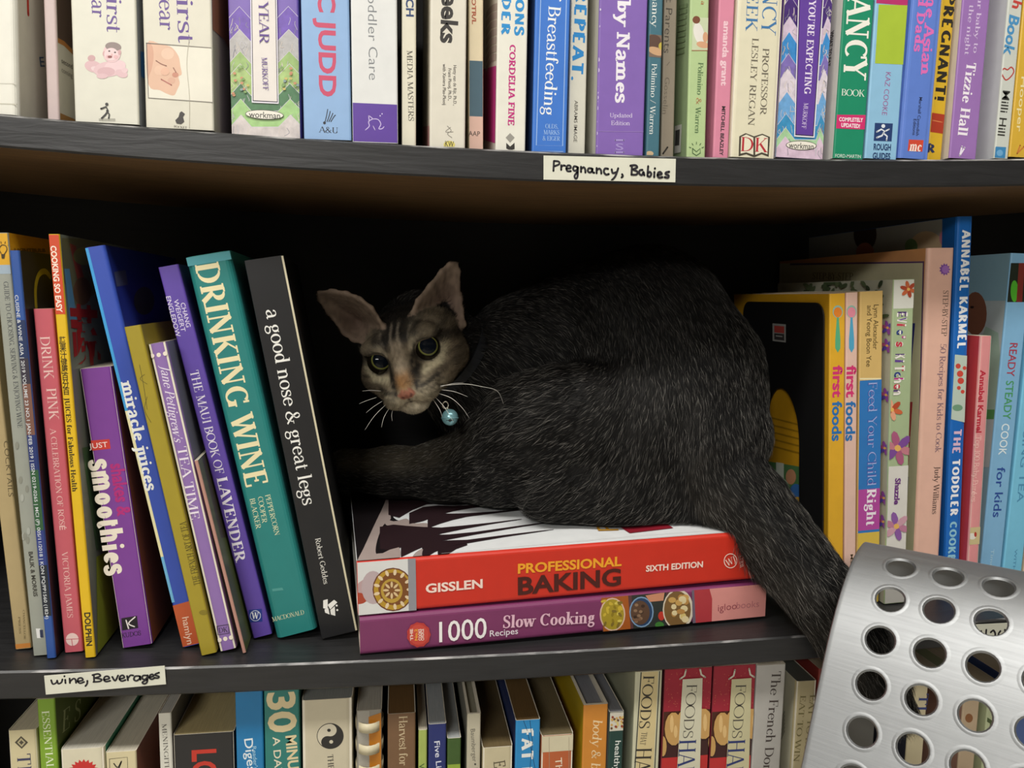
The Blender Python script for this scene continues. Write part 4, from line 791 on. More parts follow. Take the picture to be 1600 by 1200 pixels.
b = lo('two-tone dark and light green booklet next to the navy paperback', (699,1155), (721,1151), 701, 722, '#3f5a28', 'booklet', pages='#a9adac')
b.band((712,1194), (712,1300), '#8fa83c')
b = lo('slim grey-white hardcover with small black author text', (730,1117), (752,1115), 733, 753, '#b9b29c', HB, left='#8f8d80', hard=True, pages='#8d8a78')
b.t('Baumberger', (739,1139), (742,1190), 7.5, '#4a4640', 'sansl').blob(742.5,1194,1.6,1.6,'#4a4640').t('Hunter', (743,1200), (745,1232), 7.5, '#4a4640', 'sansl')
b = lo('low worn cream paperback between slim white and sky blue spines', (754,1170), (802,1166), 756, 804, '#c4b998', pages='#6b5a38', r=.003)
b.t('E', (780,1189), (781,1199), 18, '#5b5340', 'slabl').t('ating', (781,1203), (782,1245), 18, '#5b5340', 'slabl')
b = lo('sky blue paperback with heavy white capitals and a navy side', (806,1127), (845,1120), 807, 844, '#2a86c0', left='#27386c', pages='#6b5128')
b.t('FAT LOSS', (824,1139), (823,1262), 17, '#e6e8e4', 'sansx').stroke([(818,1126), (824,1142), (836,1200)], .9, '#17456a').stroke([(828,1126), (832,1160), (828,1200)], .9, '#17456a')
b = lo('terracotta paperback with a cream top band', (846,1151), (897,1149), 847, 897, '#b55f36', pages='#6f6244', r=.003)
b.band((870,1140), (870,1174), '#cfc6a8').t('The', (873,1184), (874,1212), 11, '#e8d9c0', 'sans')
for x in (858, 889): b.stroke([(x,1152), (x+.5,1240)], .7, '#9c8f78')
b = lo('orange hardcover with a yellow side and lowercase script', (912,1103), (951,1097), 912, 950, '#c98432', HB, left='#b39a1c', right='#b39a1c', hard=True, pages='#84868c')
b.t('body & brain', (934,1125), (929,1235), 14, '#e8cda0', 'serif', it=.15)
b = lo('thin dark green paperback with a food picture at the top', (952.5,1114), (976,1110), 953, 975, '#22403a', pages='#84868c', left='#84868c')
b.band((960,1100), (960,1142), '#cfcaba')
for k in range(26): b.blob(random.uniform(955,974), random.uniform(1120,1138), 2, 2, random.choice(['#8f3a24','#c9a05a','#d6c07a','#6d4a2a','#b8863c']), n=7)
b.t('healthy', (966,1157), (963,1205), 9, '#dfe4de', 'sans')
b = lo('cream hardcover with a black-framed title panel', (993,1051), (1036,1047), 985, 1029, '#c6c4a8', HB, left='#a9aa90', hard=True)
b.stroke([(1002,1048), (988,1260)], 1.6, '#2c2a24').stroke([(1031,1046), (1020,1260)], 1.6, '#2c2a24').poly([(1003.5,1040), (1029,1040), (1018,1260), (990,1260)], '#cfbd8c')
b.t('FOODS', (1014,1056), (1006.5,1138), 17, '#34302a', 'serif').t('THAT', (1007,1144), (1004,1164), 9, '#4a4438', 'serif').t('HARM', (1006,1169), (999,1245), 25, '#34302a', 'serif')
def foods(label, TL, TR, a, c_, lab):
    b = lo(label, TL, TR, a, c_, '#7a2430', HB, left='#4a1a24', hard=True)
    dx = TL[0]-1040; 
    b.band((1075+dx,1040), (1075+dx,1110), '#9c2234').band((1075+dx,1110), (1072+dx,1156), '#4a2418').band((1070+dx,1156), (1070+dx,1182), '#3c1c1c').band((1070+dx,1182), (1070+dx,1300), '#b82c2c')
    for k in range(70): b.blob(1040+dx+random.uniform(0,76), random.uniform(1050,1106), .8, .8, '#b8604a', n=5)
    for q in ((1053,1138,14,26), (1100,1130,14,24), (1036,1165,6,16), (1112,1160,5,14), (1066,1130,8,20)): b.blob(q[0]+dx, q[1], q[2], q[3], '#c49a5c', n=14)
    for q in ((1050,1130,3,14), (1102,1128,3,14), (1056,1142,3,10)): b.blob(q[0]+dx, q[1], q[2], q[3], '#dcb87c', n=10)
    b.poly([(1067+dx,1060.5), (1098+dx,1058.5), (1091+dx,1300), (1052+dx,1300)], lab)
    b.stroke([(1072+dx,1046), (1070+dx,1055), (1063+dx,1060)], 2.6, '#cfcbb8').stroke([(1094+dx,1044), (1096+dx,1053), (1102+dx,1057)], 2.6, '#cfcbb8')
    b.t('FOODS', (1081.5+dx,1069), (1075+dx,1152), 16, '#4a4640', 'thin').t('HARM', (1075+dx,1155), (1069+dx,1240), 26, '#27346c', 'serif')
foods('strawberry and nut patterned hardcover, left of the matching pair', (1039,1047), (1114,1042), 1030, 1104, '#cfcbb2')
foods('strawberry and nut patterned hardcover, right of the matching pair', (1115.5,1042), (1182,1041), 1106, 1170, '#c6bf98')
b = lo('thick pale grey hardcover with dark serif title', (1183,1041), (1229,1036), 1172, 1217, '#b3b0aa', HB, hard=True)
b.t('The French Don', (1213.5,1049), (1199,1206), 14, '#3f3532', 'serif')
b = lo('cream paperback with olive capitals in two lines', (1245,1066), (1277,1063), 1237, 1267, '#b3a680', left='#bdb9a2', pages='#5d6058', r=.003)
b.t('EAT TO LOSE.', (1270,1086), (1258.5,1197), 8.5, '#6d6438', 'serif').t('EAT TO WIN', (1255,1087), (1244,1190), 8.5, '#6d6438', 'serif')
for k in range(6): b.stroke([(1226,1112+k*6), (1221,1124+k*6)], 1.2, '#8d8a78', 'L')
b = lo('dark red spine glimpsed between cream paperback and metal chair', (1280,1046), (1318,1046), 1270, 1308, '#8a2f2a')
b = lo('dark grey book seen through the chair holes', (1330,1075), (1372,1075), 1318, 1360, '#5d5c58', left='#4a4a48')
b = lo('pale cream paperback with blue capitals seen through the chair holes', (1425,1062), (1452,1062), 1409, 1434, '#cfc3a0', left='#3a3c48', right='#9c7440')
b.t('TLC', (1444,1084), (1436,1140), 14, '#33407c', 'serif')
b = lo('pink-cream spine with brown dot seen through the chair holes', (1506,1090), (1532,1090), 1490, 1514, '#bfa98c', left='#a98474')
b.blob(1514,1122,6,7,'#8a5a34')
b = lo('pale green book with dark capitals seen through the lowest chair holes', (1545,1080), (1580,1080), 1530, 1562, '#b9c29a', right='#c9a02c')
b.t('ARC', (1552,1120), (1546,1200), 17, '#4a5a34', 'sansb')
b = lo('blue book at the right edge of the bottom shelf', (1590,1070), (1630,1070), 1572, 1610, '#4a5f94')

roots = [q.build() for q in BOOKS]
def child(root, name): return [c_ for c_ in root.children if c_.name.split('.')[0] == name][0]
for q in BOOKS:      # rings of the spiral binding
    if q.spiral:
        for k in range(5):
            mb = MB(); z = q.h-.012-k*.0165
            pts = [(math.cos(a)*(q.w/2+.0005), .008-math.sin(a)*.011, z) for a in np.linspace(-.5, math.pi+.5, 14)]
            V = [(x, y, z+dz) for x, y, _ in pts for dz in (-.0035, .0035)]
            mb.add(V, [(2*i, 2*i+2, 2*i+3, 2*i+1) for i in range(13)], mat('#d0c6a6', .4), True)
            o = mb.build('binding_ring', q.root); sm = o.modifiers.new('thick', 'SOLIDIFY'); sm.thickness = .0008

# ================================================================ bookcase and room
BX0, BX1, BD = -0.428, 0.78, 0.30
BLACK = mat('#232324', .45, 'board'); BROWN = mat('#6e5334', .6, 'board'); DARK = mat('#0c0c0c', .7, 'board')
SCUFF = bpy.data.materials.new('scuffed_edge'); SCUFF.use_nodes = True; nt = SCUFF.node_tree; bs = nt.nodes['Principled BSDF']; bs.inputs['Roughness'].default_value = .4
tc = nt.nodes.new('ShaderNodeTexCoord'); mp = nt.nodes.new('ShaderNodeMapping'); mp.inputs['Scale'].default_value = (14, 60, 60); no = nt.nodes.new('ShaderNodeTexNoise'); no.inputs['Scale'].default_value = 2.5; no.inputs['Detail'].default_value = 8
cr = nt.nodes.new('ShaderNodeValToRGB'); cr.color_ramp.elements[0].position = .50; cr.color_ramp.elements[0].color = (.03, .03, .03, 1); cr.color_ramp.elements[1].position = .68; cr.color_ramp.elements[1].color = (.38, .37, .36, 1)
nt.links.new(tc.outputs['Object'], mp.inputs[0]); nt.links.new(mp.outputs[0], no.inputs['Vector']); nt.links.new(no.outputs['Fac'], cr.inputs[0]); nt.links.new(cr.outputs[0], bs.inputs['Base Color'])
case = empty('bookcase', Matrix.Translation((0.15, 0.15, -.80)))
tag(case, 'black wood-grain bookcase with sagging boards full of books and a cat', 'bookcase')
def board(fn, th=TH):
    mb = MB(); n = 40; xs = np.linspace(BX0+.001, BX1-.001, n+1); y0, y1, r = 0.0, BD-.004, .0012
    prof = [(y0+r, 0), (y1, 0), (y1, -th), (y0+r, -th), (y0, -th+r), (y0, -r)]
    V = [(x-.15, y-.15, fn(x)+z+.80) for x in xs for y, z in prof]; k = len(prof)
    for j in range(k):
        Fc = [(i*k+j, i*k+(j+1) % k, (i+1)*k+(j+1) % k, (i+1)*k+j) for i in range(n)]
        mb.add(V, Fc, BROWN if j == 2 else SCUFF if j == 5 else BLACK)
    mb.add(V, [tuple(range(k)), tuple(n*k+i for i in range(k))[::-1]], BLACK)
    return mb.build('shelf_board', case)
board(zU); board(zL); board(lambda x: Z3); board(lambda x: -.70); board(lambda x: .68)
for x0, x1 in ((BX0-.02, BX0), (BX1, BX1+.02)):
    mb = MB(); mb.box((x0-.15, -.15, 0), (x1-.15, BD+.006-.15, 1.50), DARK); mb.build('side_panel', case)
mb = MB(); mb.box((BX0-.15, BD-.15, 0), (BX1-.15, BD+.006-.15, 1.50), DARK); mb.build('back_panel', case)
def struct(name, a, b_, m):
    mb = MB(); mb.box(a, b_, m); return tag(mb.build(name), kind='structure')
struct('floor', (-3, -5.2, -.85), (3, .40, -.80), mat('#cdc6b8', .5, 'wall'))
struct('ceiling', (-3, -5.2, 1.80), (3, .40, 1.85), mat('#d0ccc4', .8, 'wall'))
struct('wall_back', (-3, .32, -.80), (3, .40, 1.80), mat('#c9c4b8', .8, 'wall'))
struct('wall_front', (-3, -5.2, -.80), (3, -5.1, 1.80), mat('#b0aca4', .8, 'wall'))

# ---------------------------------------------------------------- handwritten shelf labels
def hand(cd, strokes, fx, wpx):
    for s in strokes: cd.stroke([fx(*q) for q in s], wpx, '#1d1a22', smooth=len(s) > 2)
cd = Card((851,241), (1056,250), (1056,283), (848.5,282.5), -.0011, .0004)
A_ = [[(280,195),(275,290)],[(280,195),(325,200),(330,225),(285,245)],[(350,235),(350,280)],[(350,252),(368,238),(387,240)],
 [(400,268),(440,262),(435,240),(410,240),(399,268),(412,292),(442,292)],[(503,252),(475,246),(464,270),(480,290),(503,275),(510,250),(507,340),(490,365),(478,338),(503,303)],
 [(540,250),(540,300)],[(540,272),(565,255),(580,275),(582,305)],[(645,268),(615,265),(605,290),(625,305),(645,290),(650,265),(650,298),(667,308)],
 [(690,262),(690,312)],[(690,285),(715,268),(732,285),(735,315)],[(800,270),(770,268),(760,300),(780,325),(807,320)],[(835,275),(845,310),(877,303)],[(897,265),(870,340),(835,380)],
 [(935,322),(942,340),(930,352)],[(1030,240),(1025,325)],[(1014,240),(1060,235),(1080,255),(1038,275)],[(1038,275),(1085,300),(1070,325),(1024,325)],
 [(1130,280),(1105,285),(1100,315),(1125,330),(1140,300),(1148,332)],[(1185,245),(1178,335)],[(1178,338),(1200,345),(1215,320),(1200,300),(1180,312)],[(1245,300),(1243,350)],[(1249,268),(1251,265)],
 [(1275,330),(1315,320),(1300,300),(1280,310),(1275,335),(1290,355),(1322,350)],[(1387,298),(1357,305),(1353,320),(1382,335),(1375,355),(1343,350)]]
hand(cd, A_, lambda x, y: (820+.1625*x, 220+.1625*y), 3.2)
cd.build('shelf_label', 'white handwritten label on the upper shelf edge naming pregnancy and babies', 'label', '#dcdccb')
cd = Card((69,1055.5), (257,1041), (259.5,1068.5), (71.5,1086), -.0011, .0004)
B_ = [[(300,685),(310,708),(330,700),(335,687)],[(335,687),(342,706),(360,698),(366,680)],[(382,682),(384,703)],[(377,663),(378,661)],[(408,675),(410,702)],[(411,692),(430,676),(442,681),(446,701)],
 [(455,692),(485,685),(478,672),(460,675),(456,692),(470,703),(493,695)],[(512,688),(511,705),(501,719)],[(550,652),(552,695)],[(542,655),(575,648),(588,660),(558,672)],[(558,672),(595,680),(585,692),(548,695)],
 [(610,682),(640,675),(632,662),(615,665),(609,682),(622,693),(646,688)],[(658,665),(675,688),(692,657)],[(700,678),(728,670),(720,656),(705,662),(701,680),(715,690),(736,683)],[(745,660),(750,685)],[(750,672),(765,656),(781,657)],
 [(815,660),(792,662),(785,680),(800,688),(818,675),(820,658),(823,682)],[(862,657),(838,658),(834,675),(850,680),(865,665)],[(865,655),(862,695),(845,706),(835,696),(862,681)],
 [(875,668),(900,660),(893,650),(880,655),(876,670),(890,679),(909,670)],[(932,640),(912,648),(911,655),(931,663),(925,672),(904,670)]]
hand(cd, B_, lambda x, y: (x*.2667, 880+y*.2667), 2.9)
cd.build('shelf_label', 'white handwritten label on the cat shelf edge naming wine and beverages', 'label', '#dcdccb')
cd = Card((1508,977), (1660,969), (1660,1000), (1509,1008), -.0011, .0004)
for q in ([(1533,986), (1534,996)], [(1541,984), (1540,996)], [(1548,988), (1552,985), (1555,990), (1554,996)], [(1563,986), (1560,991), (1564,996)], [(1570,984), (1571,995)]): cd.stroke(q, 2.8, '#1d1a22', smooth=len(q) > 2)
cd.build('shelf_label', 'white label on the cat shelf edge glimpsed through a chair hole', 'label', '#dcdccb')

# ================================================================ the cat
ZB = b2.org[2]+b2.X[2]*b2.w/2
nrm = lambda a: np.asarray(a, float)/np.linalg.norm(a)
HS = 0.0100                                                  # head units -> metres
_e = onY(628, 557, .088)
_d = nrm(CAM-_e); _r = RGT; _u = UPV
fw = nrm(_d-_r*math.tan(math.radians(13))-_u*math.tan(math.radians(14)))
up0 = _u*math.cos(math.radians(16))-_r*math.sin(math.radians(16))
hy = -fw; hx = nrm(np.cross(hy, up0)); hz = np.cross(hx, hy); HR = np.column_stack([hx, hy, hz])
HC = _e-HR @ (np.array([0, -3.2, .35])*HS)
def H3(x, y, z): return HC+HR @ (np.array([x, y, z], float)*HS)
def tohead(Pn): return ((Pn-HC) @ HR)/HS
PR = []      # primitives: kind, data, blend, group, comb direction
def cone(a, b, ra, rb, k=.012, grp='body', d=None): PR.append(('c', np.asarray(a, float), np.asarray(b, float), ra, rb, k, grp, nrm(d if d is not None else b-a)))
def ell(cn, r, k=.012, grp='body', R_=None, d=(0, 0, -1)): PR.append(('e', np.asarray(cn, float), np.asarray(r, float), np.eye(3) if R_ is None else R_, None, k, grp, nrm(d)))
def chain(pts, k=.012, grp='body', d=None):
    q = [(onY(x, y, Y), r) for x, y, Y, r in pts]
    for (a, ra), (b_, rb) in zip(q, q[1:]): cone(a, b_, ra, rb, k, grp, (b_-a) if d is None else nrm(b_-a)+np.asarray(d))
# trunk: neck, shoulder, arched back, hip, rump
chain([(735,590,.165,.040), (825,560,.185,.055), (925,530,.185,.066), (1008,515,.165,.070), (1068,590,.135,.065), (1108,675,.105,.050)], .02, d=(0, -.2, -.8))
chain([(1000,560,.15,.07), (980,690,.14,.075)], .02, d=(.2, -.2, -.2)); ell(onY(960, 720, .13), (.085, .06, .05), .02)
ell(onY(760, 650, .185), (.045, .05, .05), .02)
ell(onY(990, 682, .098), (.083, .046, .060), .018, 'thigh', d=(-.25, -.1, -1))
chain([(1085,700,.10,.045), (1090,775,.09,.034), (960,778,.088,.032), (870,762,.086,.031)], .018, 'thigh', d=(-.4, -.1, -.6))
chain([(895,655,.095,.043), (842,675,.104,.041), (785,717,.125,.037), (700,738,.155,.0265), (615,740,.172,.0205), (545,735,.180,.0185)], .014, 'shank', d=(-.1, -.2, .15))
chain([(770,640,.19,.036), (735,715,.205,.022), (700,742,.21,.015)], .012, 'foreleg')
# tail
TAIL = [(1105,735,.085,.040), (1158,785,.060,.032), (1200,830,.038,.027), (1240,876,.014,.024), (1280,925,-.006,.022), (1322,985,-.018,.020), (1365,1055,-.024,.018), (1398,1110,-.024,.014)]
chain(TAIL, .014, 'tail')
# head
cone(H3(.4, 3.0, .2), onY(735, 590, .165), .040, .040, .015, 'body')
def he(cn, r, k=.006, d=None): ell(H3(*cn), np.array(r)*HS, k, 'head', HR, d if d is not None else HR @ np.array([0, 1, 0]))
he((0,.7,.45), (4.0,4.2,3.05), .006)
for sx in (-1, 1):
    he((sx*2.2,-.6,-.95), (2.2,2.4,1.75), .008); he((sx*1.75,-2.5,1.55), (1.45,1.2,.75), .006)
he((0,-3.0,-2.0), (2.0,1.95,1.5), .008)
for sx in (-1, 1): he((sx*1.55,-2.0,-2.0), (1.6,1.8,1.25), .008)
cone(H3(0,-2.7,1.1), H3(0,-4.75,-1.5), 1.15*HS, .72*HS, .007, 'head')
for sx in (-1, 1): he((sx*1.0,-4.25,-2.5), (1.3,1.1,.92), .004)
he((0,-5.1,-2.1), (.72,.5,.46), .003); he((0,-3.9,-3.45), (1.15,1.0,.66), .004)
EARS = []
def ear(outline, mid):
    q = [onY(*v) for v in outline]; m_ = onY(*mid)
    for a, b_ in zip(q, q[1:]): EARS.append([a, m_, b_])
    EARS.append([q[-1], m_, q[0]])
ear([(636,506,.100), (652,470,.101), (671,446,.107), (689,424,.113), (702,412,.117), (712,412,.120), (717,424,.123), (716,442,.126), (720,466,.127), (726,508,.120), (684,516,.112), (660,506,.106)], (690,478,.130))
ear([(602,514,.100), (581,481,.094), (562,466,.094), (540,457,.097), (518,454,.102), (499,457,.109), (498,467,.114), (512,487,.118), (527,505,.121), (537,521,.122), (552,532,.120), (580,540,.112)], (562,499,.138))
NE = 12
def noise3(Pn, f):
    q = Pn*f; i0 = np.floor(q).astype(np.int64); t = q-i0; t = t*t*(3-2*t); out = 0
    for c8 in range(8):
        o = np.array([c8 & 1, (c8 >> 1) & 1, c8 >> 2]); k = (i0+o) @ np.array([73856093, 19349663, 83492791]); k = (k ^ (k >> 13))*1274126177
        out = out+np.prod(np.where(o, t, 1-t), 1)*(((k ^ (k >> 16)) & 1023)/511.5-1)
    return out
def dcap(Q, a, b, ra, rb):
    ab = b-a; t = np.clip(((Q-a) @ ab)/(ab @ ab), 0, 1)
    return np.linalg.norm(Q-a-t[..., None]*ab, axis=-1)-(ra+(rb-ra)*t)
def dell(Q, cn, r, R_):
    q = (Q-cn) @ R_; k0 = np.linalg.norm(q/r, axis=-1); k1 = np.linalg.norm(q/(r*r), axis=-1)
    return k0*(k0-1)/np.maximum(k1, 1e-9)
def dtri(Q, a, b, e):
    ba, eb, ae = b-a, e-b, a-e; n = np.cross(ba, ae)
    def edge(o, v): w_ = Q-o; t = np.clip((w_ @ v)/(v @ v), 0, 1); return np.sum((w_-t[..., None]*v)**2, -1)
    ins = (np.sign((Q-a) @ np.cross(ba, n))+np.sign((Q-b) @ np.cross(eb, n))+np.sign((Q-e) @ np.cross(ae, n))) < 2
    dp = ((Q-a) @ n)**2/(n @ n)
    return np.sqrt(np.where(ins, np.minimum(np.minimum(edge(a, ba), edge(b, eb)), edge(e, ae)), dp))
def dprim(Q, q): return dcap(Q, q[1], q[2], q[3], q[4]) if q[0] == 'c' else dell(Q, q[1], q[2], q[3])
hh = .0019
los, his = [], []
for q in PR:
    if q[0] == 'c': los += [np.minimum(q[1]-q[3], q[2]-q[4])]; his += [np.maximum(q[1]+q[3], q[2]+q[4])]
    else: m_ = q[2].max(); los.append(q[1]-m_); his.append(q[1]+m_)
for t_ in EARS: los.append(np.min(t_, 0)-.004); his.append(np.max(t_, 0)+.004)
g0 = np.min(los, 0)-.006; g1 = np.max(his, 0)+.006; nd = np.ceil((g1-g0)/hh).astype(int)+1
axs = [g0[i]+hh*np.arange(nd[i]) for i in range(3)]
D = np.full(nd, .05, np.float32)
def region(lo, hi):
    i0 = np.clip(((lo-g0)/hh).astype(int), 0, nd-1); i1 = np.clip(np.ceil((hi-g0)/hh).astype(int)+1, 1, nd)
    sl = tuple(slice(a, b_) for a, b_ in zip(i0, i1))
    return sl, np.stack(np.meshgrid(*[axs[i][sl[i]] for i in range(3)], indexing='ij'), -1)
def smin(a, b_, k):
    h_ = np.clip(.5+.5*(b_-a)/k, 0, 1); return b_*(1-h_)+a*h_-k*h_*(1-h_)
for q, lo, hi in zip(PR, los, his):
    sl, Q = region(lo-.03, hi+.03); D[sl] = smin(D[sl], dprim(Q, q), q[5])
for sx in (-1, 1):                                             # eye sockets
    cn = H3(sx*2.02, -3.55, .36); sl, Q = region(cn-.02, cn+.02); ql = (Q-cn) @ HR; c_, s_2 = math.cos(.22*sx), math.sin(.22*sx); qx = ql[..., 0]*c_+ql[..., 2]*s_2; qz = -ql[..., 0]*s_2+ql[..., 2]*c_; D[sl] = np.maximum(D[sl], -(np.sqrt((qx/.90)**2+(ql[..., 1])**2+(qz/.74)**2)-1.0*HS)*.8)
for t_ in EARS:
    sl, Q = region(np.min(t_, 0)-.012, np.max(t_, 0)+.012); D[sl] = smin(D[sl], dtri(Q, *t_)-.0017, .003)
for q in (b1, b2, b_black):                                             # keep clear of the two books and the board
    sl, Q = region(g0, g1); loc = (Q-q.org) @ np.column_stack([q.X, q.Y, q.U])
    a_ = np.abs(loc-np.array([0, q.dep/2, q.h/2]))-np.array([q.w/2, q.dep/2, q.h/2])
    D = np.maximum(D, -(np.linalg.norm(np.maximum(a_, 0), axis=-1)+np.minimum(a_.max(-1), 0)-.0012))
sl, Q = region(g0, g1)
bz = np.polyval(_lt, Q[..., 0]); D = np.where(Q[..., 1] > -.003, np.maximum(D, np.minimum(bz+.0015-Q[..., 2], .05)), D).astype(np.float32)
del Q, loc, a_
def surface_nets(D):
    S = D < 0; acc = np.zeros(tuple(np.array(D.shape)-1)+(3,), np.float32); cnt = np.zeros(acc.shape[:3], np.float32)
    crossings = []
    for ax in range(3):
        o = [0, 0, 0]; o[ax] = 1
        A_ = D[tuple(slice(0, -1) if o[i] else slice(None) for i in range(3))]; B_2 = D[tuple(slice(1, None) if o[i] else slice(None) for i in range(3))]
        I = np.argwhere((A_ < 0) != (B_2 < 0)); va = A_[tuple(I.T)]; vb = B_2[tuple(I.T)]
        pos = I.astype(np.float32); pos[:, ax] += va/(va-vb); crossings.append((I, va < 0))
        u, v = [i for i in range(3) if i != ax]
        for du in (0, -1):
            for dv_ in (0, -1):
                J = I.copy(); J[:, u] += du; J[:, v] += dv_
                ok = np.all((J >= 0) & (J < np.array(cnt.shape)), 1)
                np.add.at(acc, tuple(J[ok].T), pos[ok]); np.add.at(cnt, tuple(J[ok].T), 1)
    C_ = np.argwhere(cnt > 0); idx = np.full(cnt.shape, -1, np.int32); idx[tuple(C_.T)] = np.arange(len(C_))
    V = acc[tuple(C_.T)]/cnt[tuple(C_.T)][:, None]; Fq = []
    for ax, (I, ins) in enumerate(crossings):
        u, v = [(1, 2), (2, 0), (0, 1)][ax]; q = []
        for du, dv_ in ((-1, -1), (0, -1), (0, 0), (-1, 0)):
            J = I.copy(); J[:, u] += du; J[:, v] += dv_; J = np.clip(J, 0, np.array(cnt.shape)-1); q.append(idx[tuple(J.T)])
        q = np.stack(q, 1); q[~ins] = q[~ins][:, ::-1]; Fq.append(q[(q >= 0).all(1)])
    return V*hh+g0, np.concatenate(Fq)
CV, CF = surface_nets(D)
def largest(V, Fq):
    par = np.arange(len(V))
    for _ in range(400):
        m_ = par[Fq].min(1); new = par.copy()
        for k in range(4): np.minimum.at(new, Fq[:, k], m_)
        new = new[new]
        if (new == par).all(): break
        par = new
    lab = np.bincount(par).argmax(); keep = par == lab; ren = np.cumsum(keep)-1
    return V[keep], ren[Fq[keep[Fq].all(1)]]
CV, CF = largest(CV, CF)
E1 = np.concatenate([CF[:, [i, (i+1) % 4]] for i in range(4)])
for _ in range(3):
    s_v = np.zeros_like(CV); n_v = np.zeros(len(CV)); np.add.at(s_v, E1[:, 0], CV[E1[:, 1]]); np.add.at(n_v, E1[:, 0], 1)
    np.add.at(s_v, E1[:, 1], CV[E1[:, 0]]); np.add.at(n_v, E1[:, 1], 1); CV = .6*CV+.4*s_v/n_v[:, None]
fn_ = np.cross(CV[CF[:, 2]]-CV[CF[:, 0]], CV[CF[:, 3]]-CV[CF[:, 1]])
CN = np.zeros_like(CV)
for k in range(4): np.add.at(CN, CF[:, k], fn_)
CN /= np.linalg.norm(CN, axis=1)[:, None]+1e-12
